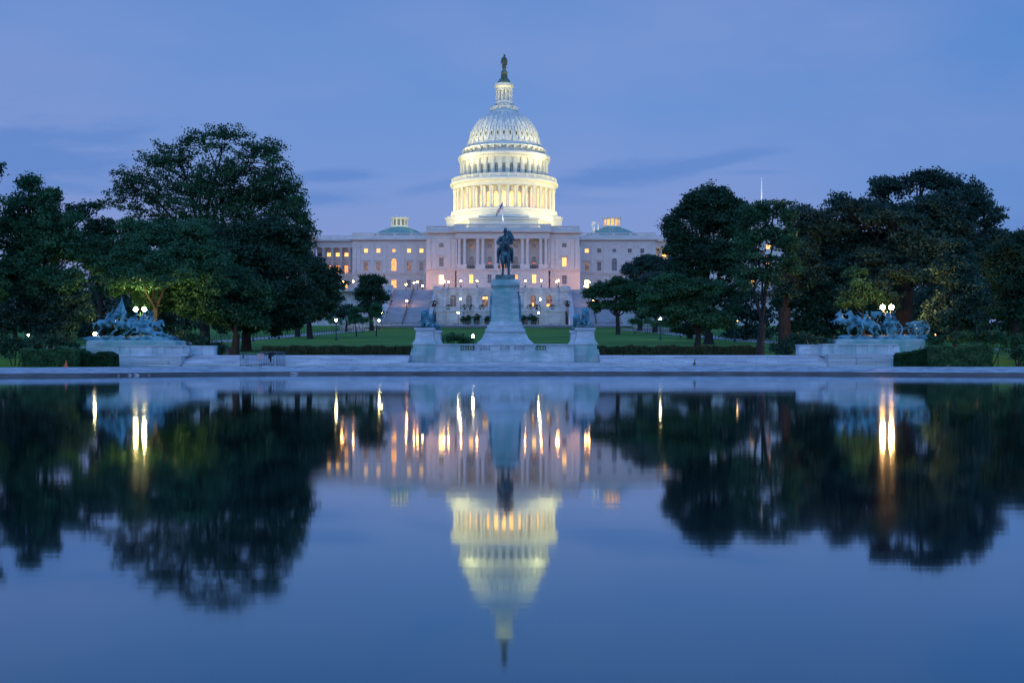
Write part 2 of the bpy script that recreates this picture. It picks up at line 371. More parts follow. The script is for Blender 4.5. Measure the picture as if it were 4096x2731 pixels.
sl = bpy.data.lights.new('sun','SUN'); sl.energy = .2; sl.angle = R(25); sl.color = (1,.85,.88)
so = bpy.data.objects.new('sun', sl); C.objects.link(so); so.rotation_euler = (R(78),0,R(-8)); so.location = (0,-50,80)
sc.view_settings.view_transform = 'Standard'; sc.view_settings.look = 'None'; sc.view_settings.exposure = 0; sc.view_settings.gamma = 1
sc.render.engine = 'CYCLES'; sc.cycles.use_denoising = True; sc.cycles.max_bounces = 6; sc.cycles.diffuse_bounces = 3; sc.cycles.glossy_bounces = 3; sc.cycles.transmission_bounces = 3
sc.cycles.sample_clamp_indirect = 8; sc.cycles.caustics_reflective = False; sc.cycles.caustics_refractive = False
# ================================================================== CAPITOL
CXc = -3.0
cap = thing('capitol_building', 'long pale stone parliament building with a floodlit white dome above its pillared front', 'building', (CXc, 404, 24))
BAL = 'balustrade'
# ---- windows: shared meshes, origin at bottom centre of the opening, on the wall face
_wm = {}
def win_mesh(w, h, kind, hood, depth=.4):
    k = (w,h,kind,hood)
    if k in _wm: return _wm[k]
    f = MB(); r = w/2; y = depth-.12; t = .06
    if kind == 'rect':
        f.box(-r,-r+t,y,y+.1,0,h); f.box(r-t,r,y,y+.1,0,h); f.box(-r+t,r-t,y,y+.1,h-t,h); f.box(-r+t,r-t,y,y+.1,0,t)
        f.box(-.03,.03,y+.01,y+.09,t,h-t); f.box(-r+t,-.04,y+.02,y+.08,h*.52-.05,h*.52+.05); f.box(.04,r-t,y+.02,y+.08,h*.52-.05,h*.52+.05)
    elif kind == 'arch':
        N = 10; arc = [(r*math.cos(math.pi*i/N), h-r+r*math.sin(math.pi*i/N)) for i in range(N+1)]
        for i in range(N):
            a, b = arc[i], arc[i+1]; f.prism([a, b, (b[0]*.9, (b[1]-h+r)*.9+h-r), (a[0]*.9, (a[1]-h+r)*.9+h-r)], y, y+.1)
        f.box(-r,-r+t,y,y+.1,0,h-r); f.box(r-t,r,y,y+.1,0,h-r); f.box(-r+t,r-t,y+.01,y+.09,h-r-.06,h-r+.06); f.box(-.05,.05,y+.02,y+.08,0,h-r-.06); f.box(-r+t,r-t,y,y+.1,0,t*.8)
        f.box(-.04,.04,y+.02,y+.08,h-r+.06,h-.1)
        f.box(-r+t,-.05,y+.03,y+.07,(h-r)*.5-.04,(h-r)*.5+.04); f.box(.05,r-t,y+.03,y+.07,(h-r)*.5-.04,(h-r)*.5+.04)
    else:
        N = 16
        for i in range(N):
            a = (math.cos(2*math.pi*i/N), math.sin(2*math.pi*i/N)); b = (math.cos(2*math.pi*(i+1)/N), math.sin(2*math.pi*(i+1)/N))
            f.prism([(a[0]*r,h/2+a[1]*r),(b[0]*r,h/2+b[1]*r),(b[0]*r*.85,h/2+b[1]*r*.85),(a[0]*r*.85,h/2+a[1]*r*.85)], y, y+.1)
        f.box(-.04,.04,y+.01,y+.09,h/2-r*.85,h/2+r*.85)
    # surround standing proud of the wall
    f.mi = 1
    if hood is not None:
        s = .22
        if kind == 'rect':
            f.box(-r-s,-r-.002,-.1,.0,0,h); f.box(r+.002,r+s,-.1,0,0,h); f.box(-r-s,r+s,-.12,0,h+.002,h+s); f.box(-r-s-.1,r+s+.1,-.2,0,-.2,-.002)
        if kind == 'arch':
            N = 10
            for i in range(N):
                a0, a1 = math.pi*i/N, math.pi*(i+1)/N
                f.prism([(r*1.02*math.cos(a0),h-r+r*1.02*math.sin(a0)),(r*1.02*math.cos(a1),h-r+r*1.02*math.sin(a1)),((r+s)*math.cos(a1),h-r+(r+s)*math.sin(a1)),((r+s)*math.cos(a0),h-r+(r+s)*math.sin(a0))], -.1, 0)
            f.box(-r-s,-r-.002,-.1,0,0,h-r); f.box(r+.002,r+s,-.1,0,0,h-r); f.box(-r-s-.1,r+s+.1,-.2,0,-.2,-.002)
        if hood in ('tri','curve'):
            z = h+.55; hw = r+.75
            f.box(-hw, hw, -.42, 0, z, z+.2)
            if hood == 'tri': f.prism([(-hw,z+.202),(hw,z+.202),(0,z+.95)], -.36, 0)
            else:
                pts = [(hw*math.cos(math.pi*i/8), z+.202+.62*math.sin(math.pi*i/8)) for i in range(9)]
                f.prism(pts, -.36, 0)
            for sx in (-1,1): f.box(sx*(r+.42)-.14, sx*(r+.42)+.14, -.3, -.0, h-.35, z-.003)
    p = MB()
    if kind == 'rect': p.add([(-r,depth,0),(r,depth,0),(r,depth,h),(-r,depth,h)], [(0,1,2,3)])
    elif kind == 'arch':
        arc = [(r*math.cos(math.pi*i/12), depth, h-r+r*math.sin(math.pi*i/12)) for i in range(13)]
        p.add([(-r,depth,0),(r,depth,0)]+arc, [tuple(range(15))])
    else: p.add([(r*math.cos(2*math.pi*i/18), depth, h/2+r*math.sin(2*math.pi*i/18)) for i in range(18)], [tuple(range(18))])
    _wm[k] = (f.mesh('window',['frame','cap']), p, {}); return _wm[k]
def window(parent, cx, y, zb, w, h, kind, hood, mat, rz=0, label=None, depth=.4, name='window'):
    f, p, cache = win_mesh(w, h, kind, hood, depth)
    if mat not in cache: cache[mat] = p.mesh('pane', mat)
    o = inst(f, name, parent, (cx,y,zb), rz)
    q = child(cache[mat], 'pane', o)
    if label: o['label'] = label
    return o
# ---- classical column (origin at base centre)
def column_mesh(h, r, n=14, cap_h=1.1, mat='cap'):
    c = MB(); c.box(-r*1.35,r*1.35,-r*1.35,r*1.35,0,r*.4)
    c.lathe([(r*1.28,r*.4),(r*1.3,r*.6),(r*1.08,r*.85),(r,r*1.0),(r*.98,h*.35),(r*.86,h-cap_h),(r*.98,h-cap_h+.06),(r*.92,h-cap_h+.16),(r*1.12,h-cap_h*.6),(r*1.0,h-cap_h*.55),(r*1.32,h-cap_h*.22),(r*1.2,h-.16)], n=n)
    c.box(-r*1.36,r*1.36,-r*1.36,r*1.36,h-.16,h)
    return c.mesh('column', mat, False)
def pil_mesh(h, w, d=.3, cap_h=1.1, mat='cap'):
    c = MB(); c.box(-w*.62,w*.62,-d*1.3,0,0,.35); c.box(-w/2,w/2,-d,0,.35,h-cap_h)
    c.frus(0,-d/2-.06,h-cap_h,h-.18,w/2+.02,d/2+.06,w*.68,d/2+.2); c.box(-w*.66,w*.66,-d*1.7,0,h-.18,h)
    return c.mesh('pilaster', mat)
# ---- central block  (front Y 404.5, pillared loggia at 402.5)
def zc(py): return CAMZ-(py-HY)*404/FP
Yc = 404.5; Yp = 402.6
def xc(px): return (px-CX)*404/FP
xL, xR = xc(1704), xc(2319); pL, pR = xc(1821.7), xc(2199)
def lightpick(i): return ['lit1','lit2','glassd','curtain','lit4'][i % 5]
wall = MB(); wb = MB()
ops_up = []; ops_gr = []
sidew = [(xc(1765), 'L'), (xc(2257.7), 'R')]
for cx, sd in sidew:
    ops_up += [(cx, zc(988.5), 1.5, 1.4, 'rect'), (cx, zc(1065), 1.5, 2.95, 'rect')]
    ops_gr += [(cx, zc(1136), 1.6, 3.0, 'rect')]
for a, b in ((xL,pL),(pR,xR)):
    wall.facade(a, b, 30.75, zc(955), Yc, [o for o in ops_up if a < o[0] < b])
    wb.facade(a, b, 23.2, 30.1, Yc, [o for o in ops_gr if a < o[0] < b])
bays = [xc(p) for p in (1885.5,1958.5,2010.5,2063,2136.5)]
# ground floor under the loggia, loggia back wall, floor, ceiling
wb.facade(pL, pR, 23.2, 30.1, Yp, [(b, zc(1133.5), 1.4, 2.9, 'rect') for b in bays])
yb = 407.2
wall.facade(pL+.6, pR-.6, 30.1, zc(955), yb, [(b, zc(988.5), 1.35, 1.35, 'rect') for b in bays]+[(b, zc(1072), 1.45, 4.1, 'arch') for b in bays])
wall.box(pL, pL+.6, Yp+1.3, yb+.3, 30.75, zc(955)); wall.box(pR-.6, pR, Yp+1.3, yb+.3, 30.75, zc(955))
wb.box(pL+.05, pR-.05, Yp+.5, yb, 29.7, 30.05)
wb.box(pL, pL+.4, Yp, Yc+.3, 23.2, 30.08); wb.box(pR-.4, pR, Yp, Yc+.3, 23.2, 30.08)
# body of the block (sides)
wall.box(xL+.05, xL+.5, Yc+.02, 440, 23.2, zc(957)); wall.box(xR-.5, xR-.05, Yc+.02, 440, 23.2, zc(957))
wall.box(xL+.5, xR-.5, yb+3, yb+3.4, 23.2, 41)
o = wall.build('wall', 'cap', cap); wb.build('rusticated_wall', 'capg', cap)
# belt course, entablature, cornice with blocks, parapet
e = MB()
def belt(mb, x0, x1, y, z0, z1, side=True):
    mb.box(x0-.25, x1+.25, y-.3, y+.5, z0, z0+.25); mb.box(x0-.12, x1+.12, y-.14, y+.5, z0+.25, z1-.15); mb.box(x0-.3, x1+.3, y-.38, y+.5, z1-.15, z1)
belt(e, xL, pL-.32, Yc, 30.1, 30.75); belt(e, pR+.32, xR, Yc, 30.1, 30.75); belt(e, pL, pR, Yp, 30.1, 30.75)
def entab(mb, x0, x1, y, z0, zt, yb_):
    """architrave, frieze, modillion cornice and blocking from z0 to zt"""
    h = zt-z0
    mb.box(x0+.02, x1-.02, y+.12, yb_, z0, z0+h*.36); mb.box(x0-.04, x1+.04, y+.02, yb_, z0+h*.36, z0+h*.42)
    mb.box(x0+.04, x1-.04, y+.16, yb_, z0+h*.42, z0+h*.70)
    x = x0
    while x < x1: mb.box(x, x+.28, y-.55, y+.16, z0+h*.70, z0+h*.82); x += .62
    mb.box(x0-.75, x1+.75, y-.75, yb_, z0+h*.82, z0+h*.92); mb.box(x0-.95, x1+.95, y-.95, yb_, z0+h*.92, zt)
entab(e, xL, pL+.3, Yc, zc(955), zc(927), Yc+4); entab(e, pR-.3, xR, Yc, zc(955), zc(927), Yc+4)
entab(e, pL, pR, Yp, zc(955), zc(925), Yc+4.1)
e.build('cornice', 'cap', cap)
pp = MB(); z0 = zc(927); z1 = zc(903.5)
def parapet(mb, x0, x1, y, z0, z1, open_=()):
    h = z1-z0; mb.box(x0, x1, y, y+.8, z0, z0+h*.45); mb.box(x0-.08, x1+.08, y-.08, y+.88, z1-.22, z1)
    segs = []; x = x0
    for a, b in open_: mb.box(x, a, y, y+.8, z0+h*.45, z1-.22); segs.append((a,b)); x = b
    mb.box(x, x1, y, y+.8, z0+h*.45, z1-.22)
    for a, b in segs:
        t = a+.25
        while t < b: mb.box(t-.1, t+.1, y+.3, y+.5, z0+h*.45, z1-.22); t += .45
parapet(pp, xL, pL-.4, Yc, z0, z1, [(xc(1740),xc(1790))]); parapet(pp, pR+.4, xR, Yc, z0, z1, [(xc(2234),xc(2285))])
parapet(pp, pL-.4, pR+.4, Yp, zc(925), zc(898), [(xc(1864),xc(1912)), (xc(1940),xc(1990)), (xc(2036),xc(2083)), (xc(2115),xc(2163))])
pp.build('parapet', 'cap', cap)
rf = MB(); rf.box(xL, xR, Yc+.9, 445, 43.2, 43.6); rf.build('roof', 'dgran', cap)
# columns and pilasters
cm = column_mesh(zc(955)-zc(1061)-.004, .56); zb = zc(1061)
for x0_, x1_ in ((1829,1868),(1902,1941),(1976,1992),(2029,2045),(2080.5,2118.5),(2154,2192)):
    pd = MB(); pd.box(xc(x0_), xc(x1_), Yp-.1, Yp+1.25, 30.752, zb); pd.build('column_plinth', 'cap', cap)
for px in (1837.8,1859,1911,1931.7,1984,2037,2089.5,2110,2162.9,2183.4):
    inst(cm, 'column', cap, (xc(px), Yp+.62, zb+.002))
pm = pil_mesh(zc(955)-zb-.004, 1.15); 
for px in (1715.5,1735.5,1794,1813,2210,2229,2289,2308):
    inst(pm, 'pilaster', cap, (xc(px), Yc-.002, zb)); pm2 = MB(); pm2.box(xc(px)-.72, xc(px)+.72, Yc-.42, Yc-.001, 30.752, zb-.003); pm2.build('pilaster_plinth', 'cap', cap)
# balconies in the loggia
gaps = [(1868,1902),(1941,1976),(1992,2029),(2045,2080.5),(2118.5,2154)]
for a, b in gaps:
    bl = MB(); a, b = xc(a)+.02, xc(b)-.02; bl.box(a,b,Yp+.1,Yp+.2,30.76,30.84); bl.box(a,b,Yp+.08,Yp+.22,31.7,31.8); t = a
    while t < b: bl.box(t, t+.07, Yp+.12, Yp+.18, 30.84, 31.7); t += .17
    bl.box(a,b,Yp+.13,Yp+.17,31.2,31.4); bl.build('iron_balcony', 'iron', cap)
# windows of the centre
window(cap, sidew[0][0], Yc, zc(988.5), 1.5, 1.4, 'rect', 'plain', 'glassd'); window(cap, sidew[0][0], Yc, zc(1065), 1.5, 2.95, 'rect', 'tri', 'glassd')
window(cap, sidew[0][0], Yc, zc(1136), 1.6, 3.0, 'rect', None, 'lit3', label='brightly glowing ground floor window')
window(cap, sidew[1][0], Yc, zc(988.5), 1.5, 1.4, 'rect', 'plain', 'glassd'); window(cap, sidew[1][0], Yc, zc(1065), 1.5, 2.95, 'rect', 'tri', 'lit2', label='lit window under a triangular pediment')
window(cap, sidew[1][0], Yc, zc(1136), 1.6, 3.0, 'rect', None, 'curtain')
for i, b in enumerate(bays):
    window(cap, b, Yp, zc(1133.5), 1.4, 2.9, 'rect', None, ['lit2','curtain','glassd','lit1','lit2'][i])
    window(cap, b, yb, zc(988.5), 1.35, 1.35, 'rect', 'plain', ['lit4','glassd','glassd','glassd','glassd'][i])
    window(cap, b, yb, zc(1072), 1.45, 4.1, 'arch', 'arch', 'glassd' if i != 2 else 'lit1')
for b in (bays[1], bays[4]): rg = MB(); rg.box(b-.6, b+.6, yb+.33, yb+.36, zc(1052), zc(1052)+.3); rg.build('neon_strip', 'litred', cap)
# ---- old wings (front Y 424)
def zw(py): return CAMZ-(py-HY)*424/FP
def xw(px): return (px-CX)*424/FP
WMID = xw(2016.4)
pmw = pil_mesh(zw(980)-zw(1081), 1.3, .28, 1.0)
pal = {('L','u'):['lit2','lit2','lit1','lit2','lit2'], ('L','m'):['lit4','lit4','lit1','lit4','glassd'], ('L','g'):['glassd','glassd','lit1','curtain','glassd'],
       ('R','u'):['glassd','glassd','curtain','glassd','lit2'], ('R','m'):['glassd','glassd','curtain','curtain','lit4'], ('R','g'):['curtain','glassd','lit3','glassd','lit3']}
for sd in ('L','R'):
    wl = MB(); wg = MB(); we = MB(); wp = MB()
    mir = (lambda x: x) if sd == 'L' else (lambda x: 2*WMID-x)
    cxs = [mir(xw(p)) for p in (1463.7,1513.5,1575.3,1636,1685.7)]
    a, b = sorted((mir(xw(1409)), mir(xw(1712))))
    U = []; G = []
    for i, cx in enumerate(cxs):
        if i == 2: U += [(cx, zw(1010.5), 1.45, 1.45, 'circ'), (cx, zw(1083), 1.85, 4.4, 'arch')]; G.append((cx, zw(1151), 1.85, 2.85, 'rect'))
        else: U += [(cx, zw(1010.5), 1.4, 1.4, 'rect'), (cx, zw(1083), 1.4, 3.0, 'rect')]; G.append((cx, zw(1151), 1.45, 2.75, 'rect'))
    wl.facade(a, b, zw(1091), zw(980), 424, U); wg.facade(a, b, 23.2, zw(1097), 424, G)
    wl.box(*(sorted((mir(xw(1409)), mir(xw(1409)+.4)))), 424.02, 445, 23.2, zw(980))
    belt(we, a, b, 424, zw(1097), zw(1091)); entab(we, a, b, 424, zw(980), zw(957), 428)
    for p in (1418.5,1434.4,1488,1538,1610.5,1660.8):
        cx = mir(xw(p)); inst(pmw, 'pilaster', cap, (cx, 424-.002, zw(1081))); wpl = MB(); wpl.box(cx-.78, cx+.78, 424-.4, 424-.001, zw(1091)+.002, zw(1081)-.003); wpl.build('pilaster_plinth', 'cap', cap)
    # blind arch around the middle bay
    for k in range(12):
        t0, t1 = math.pi*k/12, math.pi*(k+1)/12; cz = zw(1010)+.8; r0, r1 = 2.15, 2.35
        wl.prism([(cxs[2]+r0*math.cos(t0),cz+r0*math.sin(t0)),(cxs[2]+r0*math.cos(t1),cz+r0*math.sin(t1)),(cxs[2]+r1*math.cos(t1),cz+r1*math.sin(t1)),(cxs[2]+r1*math.cos(t0),cz+r1*math.sin(t0))], 423.9, 424)
    wp.box(a, b, 424.0, 424.8, zw(957), zw(944)); zt = zw(931)-zw(944)
    wp.balus((a+3 if sd=='L' else a, 424.4), (b if sd=='L' else b-3, 424.4), zw(944)+.002, zt, .5, 5.6, .2, .5)
    q = (a, a+3) if sd == 'L' else (b-3, b); wp.box(q[0], q[1], 424.1, 424.7, zw(944)+.001, zw(930))
    for i, cx in enumerate(cxs):
        if i == 2:
            window(cap, cx, 424, zw(1010.5), 1.45, 1.45, 'circ', None, pal[sd,'u'][i]); window(cap, cx, 424, zw(1083), 1.85, 4.4, 'arch', 'arch', pal[sd,'m'][i])
            window(cap, cx, 424, zw(1151), 1.85, 2.85, 'rect', 'plain', pal[sd,'g'][i])
        else:
            window(cap, cx, 424, zw(1010.5), 1.4, 1.4, 'rect', 'plain', pal[sd,'u'][i]); window(cap, cx, 424, zw(1083), 1.4, 3.0, 'rect', 'curve', pal[sd,'m'][i])
            window(cap, cx, 424, zw(1151), 1.45, 2.75, 'rect', 'plain', pal[sd,'g'][i])
    wl.build('wing_wall', 'cap', cap); wg.build('wing_rusticated_wall', 'capg', cap); we.build('wing_cornice', 'cap', cap); wp.build(BAL, 'cap', cap)
for x0_, x1_ in ((xw(1409), xL),(xR, 2*WMID-xw(1409))): wr = MB(); wr.box(x0_, x1_, 424.9, 460, 43.2, 43.5); wr.build('wing_roof', 'dgran', cap)
# ---- low round domes with lantern cupolas
def saucer(cx, litm, lab):
    s = MB(); cy = 438; s.lathe([(10.2,43.5),(10.0,44.9),(9.4,45.3),(7.6,46.3),(5.6,47.2),(3.6,47.9),(3.3,48.2),(3.3,48.35)], cx, cy, 40)
    for k in range(40):
        a = 2*math.pi*k/40; pts = [(cx+r*math.cos(a), cy+r*math.sin(a), z+.05) for r, z in ((9.4,45.3),(7.6,46.3),(5.6,47.2),(3.6,47.9))]; s.tube(pts, .05, 4)
    sd = s.build('shallow_dome', 'copper', cap); sd['label'] = lab
    c = MB(); c.lathe([(3.3,48.35),(3.3,48.75),(3.05,48.8)], cx, cy, 12); c.lathe([(3.0,51.0),(3.2,51.1),(3.25,51.35),(3.5,51.45),(3.5,51.65),(3.0,51.8),(.5,52.0)], cx, cy, 24)
    for k in range(12):
        a = 2*math.pi*(k+.5)/12; c.T = Matrix.Translation((cx,cy,0)) @ Matrix.Rotation(a,4,'Z'); c.box(2.72,3.08,-.26,.26,48.75,51.05); c.box(3.2,3.4,-.06,.06,51.6,52.1); c.T = None
    cu = c.build('cupola', 'dome', sd)
    w_ = MB(); w_.lathe([(2.8,48.8),(2.8,51.0)], cx, cy, 12, math.pi/12, 2*math.pi+math.pi/12, caps=False); w_.build('cupola_window', litm, sd)
saucer(xw(1593.5)-.9, 'glassm', 'shallow green copper dome with a dark cupola'); saucer((2447-CX)*438/FP, 'lit1', 'shallow green copper dome with a lit cupola')
# ---- connecting corridors (Y 440) with columns, then the great north and south wings
def zk(py): return CAMZ-(py-HY)*440/FP
def xk(px): return (px-CX)*440/FP
cmk = column_mesh(zk(990)-zk(1080), .6)
for sd in ('L','R'):
    kc = MB(); ke = MB(); kb = MB()
    mir = (lambda x: x) if sd == 'L' else (lambda x: 2*WMID+0.6-x)
    a, b = sorted((mir(xk(1262)), mir(xw(1409))))
    cxs = [mir(xk(p)) for p in (1275.5,1311,1346,1381)]
    kc.facade(a, b, 30.5, zk(990), 443, [(c, zk(1023.5), 1.5, 1.4, 'rect') for c in cxs]+[(c, zk(1093), 1.4, 3.1, 'rect') for c in cxs])
    kc.facade(a, b, 23.2, 30.5, 440, [(c, 24.3, 1.6, 3.8, 'arch') for c in cxs])
    kc.box(a, b, 440.02, 443, 30.2, 30.48)
    entab(ke, a, b, 440, zk(990), zk(960), 446); kb.box(a, b, 440, 440.8, zk(960), zk(955)); kb.balus((a,440.4), (b,440.4), zk(955), zk(942)-zk(955), .5, 4.6, .2, .5)
    for p in (1292,1327.6,1363,1398): inst(cmk, 'column', cap, (mir(xk(p)), 440.8, zk(1080)))
    kc.box(a, b, 440.05, 441.6, 30.5, 31.2); kb.balus((a,440.3),(b,440.3), 31.2, 1.1, .5, 3.25, .2, .4)
    for i, c in enumerate(cxs):
        m1 = 'lit2' if (sd=='L' or i == 3) else 'glassd'
        window(cap, c, 443, zk(1023.5), 1.5, 1.4, 'rect', 'plain', m1 if i else 'glassd'); window(cap, c, 443, zk(1093), 1.4, 3.1, 'rect', 'curve', 'lit1' if sd=='L' else 'lit4')
        window(cap, c, 440, 24.3, 1.6, 3.8, 'arch', 'arch', 'lit1')
    # great wing: side wall + front
    x0 = mir(xk(1262)); x1 = mir(xk(1262)-44); a, b = sorted((x0,x1))
    kc.facade(a, b, 23.2, zk(990), 404, [(a+3+5.4*i, zz, 1.5, hh, 'rect') for i in range(8) for zz, hh in ((25,3),(31.6,3.4),(37.4,1.5))])
    kc.box(x0-.2, x0+.2, 404.02, 440, 23.2, zk(990)-.01) 
    entab(ke, a, b, 404, zk(990), zk(960), 446.5); kb.balus((x0-.2,404.4),(x0+.2,440.2), zk(955), zk(942)-zk(955), .5, 4.6, .2, .5); kb.balus((a,404.4),(b,404.4), zk(955), 1.4, .5, 4.6, .2, .5)
    kb.box(a, b, 404.2, 446, zk(960), zk(955)-.002)
    for i in range(8):
        for zz, hh in ((25,3),(31.6,3.4),(37.4,1.5)): window(cap, a+3+5.4*i, 404, zz, 1.5, hh, 'rect', 'plain', lightpick(i*3+int(zz)))
    kc.build('corridor_wall', 'cap', cap); ke.build('corridor_cornice', 'cap', cap); kb.build('roof_balustrade', 'cap', cap)

# ================================================================== DOME
DX, DY = -2.95, 454.0
def zd2(c): return 84.8-c/43.84
dm = MB(); dm.mi = 0
N36 = 72
dm.lathe([(19.7,43.6),(19.7,53.3),(20.1,53.45),(20.1,54.1),(19.75,54.3),(20.0,54.5),(20.0,55.3),(19.6,55.4),(16.2,55.4)], DX, DY, N36, caps=False)
# front and side steps of the base
for y0, y1, hx, z1_ in ((431.5,436,12.3,51.0),(433,437,8.4,52.1)):
    dm.box(DX-hx, DX+hx, y0, y1+6, 43.6, z1_-.9); dm.box(DX-hx-.5, DX+hx+.5, y0-.5, y1+6, z1_-.5, z1_)
    x = -hx-.3
    while x < hx+.3: dm.box(DX+x, DX+x+.28, y0-.32, y0, z1_-.9, z1_-.5); x += .6
    dm.box(DX-hx, DX+hx, y0+.02, y1+6, z1_-.9, z1_-.5)
for s in (-1,1):
    a, b = sorted((DX+s*17.8, DX+s*21.4)); dm.box(a, b, 446, 462, 43.6, 51.6); dm.box(a-.4, b+.4, 445.6, 462.4, 52.2, 52.7); dm.box(a+.3, b-.3, 446.5, 461.5, 52.7, 53.3)
    y = 445.9
    x = a-.2
    while x < b+.2: dm.box(x, x+.25, 445.75, 446, 51.6, 52.2); x += .5
    dm.box(a, b, 446.01, 462, 51.6, 52.2)
    # diagonal links of the octagon
    p = [(DX+s*12.3,431.6),(DX+s*17.9,446.2)]; d = MB
    L = math.hypot(p[1][0]-p[0][0], p[1][1]-p[0][1]); ang = math.atan2(p[1][1]-p[0][1], p[1][0]-p[0][0])
    dm.T = Matrix.Translation((p[0][0],p[0][1],0)) @ Matrix.Rotation(ang,4,'Z')
    q = (0, 6) if s < 0 else (0, 6)
    dm.box(-.2, L+.2, *( (-6,0) if s < 0 else (0,6) ), 43.6, 50.2) ; dm.box(-.2, L+.2, *((-5.9,.35) if s < 0 else (-.35,5.9)), 50.2, 50.7)
    dm.T = None
dm.box(DX-12.8, DX+12.8, 430.3, 431.4, 43.6, 46.5)
# peristyle wall (36 bays with arched openings)
def ringfac(mb, R_, n, z0, z1, w, zb_, h, kind, d):
    hw = R_*math.tan(math.pi/n)
    for k in range(n):
        a = 2*math.pi*k/n
        mb.T = Matrix.Translation((DX,DY,0)) @ Matrix.Rotation(a,4,'Z') @ Matrix.Translation((0,-R_,0))
        mb.facade(-hw, hw, z0, z1, 0, [(0, zb_, w, h, kind)], d)
    mb.T = None
ringfac(dm, 16.3, 36, 55.3, 63.5, 1.45, 56.07, 5.45, 'arch', .45)
ringfac(dm, 15.85, 36, 67.9, 74.0, 1.2, 68.45, 3.5, 'arch', .5)
# entablature + cornice + gallery floor
dm.lathe([(16.2,63.4),(17.7,63.4),(17.7,63.55),(19.35,63.55),(19.35,64.2),(19.25,64.25),(19.25,64.9),(19.6,64.95),(19.6,65.1),(20.25,65.25),(20.4,65.6),(20.3,66.1),(19.9,66.25),(16.2,66.3)], DX, DY, N36, caps=False)
for k in range(144):
    a = 2*math.pi*k/144; dm.T = Matrix.Translation((DX,DY,0)) @ Matrix.Rotation(a,4,'Z'); dm.box(19.3,20.05,-.16,.16,64.95,65.18); dm.T = None
# gallery balustrade
dm.lathe([(19.75,66.25),(19.75,66.55),(19.4,66.55),(19.4,66.3)], DX, DY, N36, caps=False); dm.lathe([(19.35,67.35),(19.8,67.35),(19.8,67.6),(19.35,67.6),(19.35,67.35)], DX, DY, N36, caps=False)
for k in range(36):
    a = 2*math.pi*(k+.5)/36; dm.T = Matrix.Translation((DX,DY,0)) @ Matrix.Rotation(a,4,'Z'); dm.box(19.3,19.86,-.42,.42,66.3,67.64); dm.T = None
    for j in range(9):
        a = 2*math.pi*(k+.5+(j+.5)/9)/36
        if .12 < (j+.5)/9 < .88: dm.T = Matrix.Translation((DX,DY,0)) @ Matrix.Rotation(a,4,'Z'); dm.box(19.48,19.68,-.09,.09,66.5,67.38); dm.T = None
# upper drum base, pilasters and its cornice
dm.lathe([(17.3,66.3),(17.3,67.1),(16.6,67.3),(16.6,67.95),(15.8,68.0)], DX, DY, N36, caps=False)
for k in range(36):
    a = 2*math.pi*(k+.5)/36; dm.T = Matrix.Translation((DX,DY,0)) @ Matrix.Rotation(a,4,'Z'); dm.box(15.7,16.45,-.62,.62,67.98,73.9); dm.box(16.4,16.55,-.34,.34,68.4,73.0); dm.box(15.7,16.6,-.7,.7,73.35,73.75); dm.T = None
dm.lathe([(15.8,73.9),(16.6,73.9),(16.6,74.4),(16.75,74.5),(16.75,74.9),(17.3,75.1),(17.4,75.6),(17.25,76.1),(16.9,76.25),(14,76.3)], DX, DY, N36, caps=False)
for k in range(108):
    a = 2*math.pi*k/108; dm.T = Matrix.Translation((DX,DY,0)) @ Matrix.Rotation(a,4,'Z'); dm.box(16.7,17.2,-.2,.2,74.5,75.0); dm.T = None
# attic with consoles
dm.lathe([(14.3,76.3),(14.3,78.4),(14.6,78.5)], DX, DY, N36, caps=False)
for k in range(36):
    a = 2*math.pi*(k+.5)/36; dm.T = Matrix.Translation((DX,DY,0)) @ Matrix.Rotation(a,4,'Z'); dm.box(14.2,15.9,-.34,.34,76.3,76.9); dm.box(14.2,15.3,-.3,.3,76.9,77.7); dm.box(14.2,15.8,-.42,.42,77.7,78.6); dm.T = None
dm.lathe([(14.5,78.45),(15.5,78.5),(15.6,78.9),(14.9,79.0),(14.7,79.5),(13.95,79.7),(13.8,80.3)], DX, DY, N36, caps=False)
dome = dm.build('dome', 'dome', cap)
dome['label'] = 'floodlit white cast iron dome'
# ribbed shell
SH = [(13.85,80.3),(13.6,81.3),(13.25,82.6),(12.85,84.0),(12.35,85.3),(11.75,86.6),(11.0,87.9),(10.1,89.2),(9.1,90.3),(8.0,91.2),(6.8,91.95),(5.4,92.55)]
s = MB(); s.lathe(SH, DX, DY, N36, caps=False); 
for k in range(36):
    a = 2*math.pi*(k+.5)/36; ca, sa = math.cos(a), math.sin(a)
    for j in range(len(SH)-1):
        (r0,z0_),(r1,z1_) = SH[j], SH[j+1]; w0 = .30*(r0/13)**.5*.8+.08; w1 = .30*(r1/13)**.5*.8+.08; u = .24
        vs = []
        for r, z, w_ in ((r0,z0_,w0),(r1,z1_,w1)):
            for rr in (r-.05, r+u):
                for sg in (-1,1): vs.append((DX+rr*ca-sg*w_*sa, DY+rr*sa+sg*w_*ca, z+(.08 if rr > r else 0)))
        s.add(vs, [(2,3,7,6),(0,2,6,4),(1,5,7,3)])
for r, z in SH[3:]:
    s.lathe([(r+.02,z-.05),(r+.1,z),(r+.0,z+.06)], DX, DY, N36, caps=False)
for (r0,z0_),(r1,z1_) in zip(SH[3:-1], SH[4:]):
    s.lathe([((r0+r1)/2+.03,(z0_+z1_)/2-.05),((r0+r1)/2+.11,(z0_+z1_)/2),((r0+r1)/2,(z0_+z1_)/2+.06)], DX, DY, N36, caps=False)
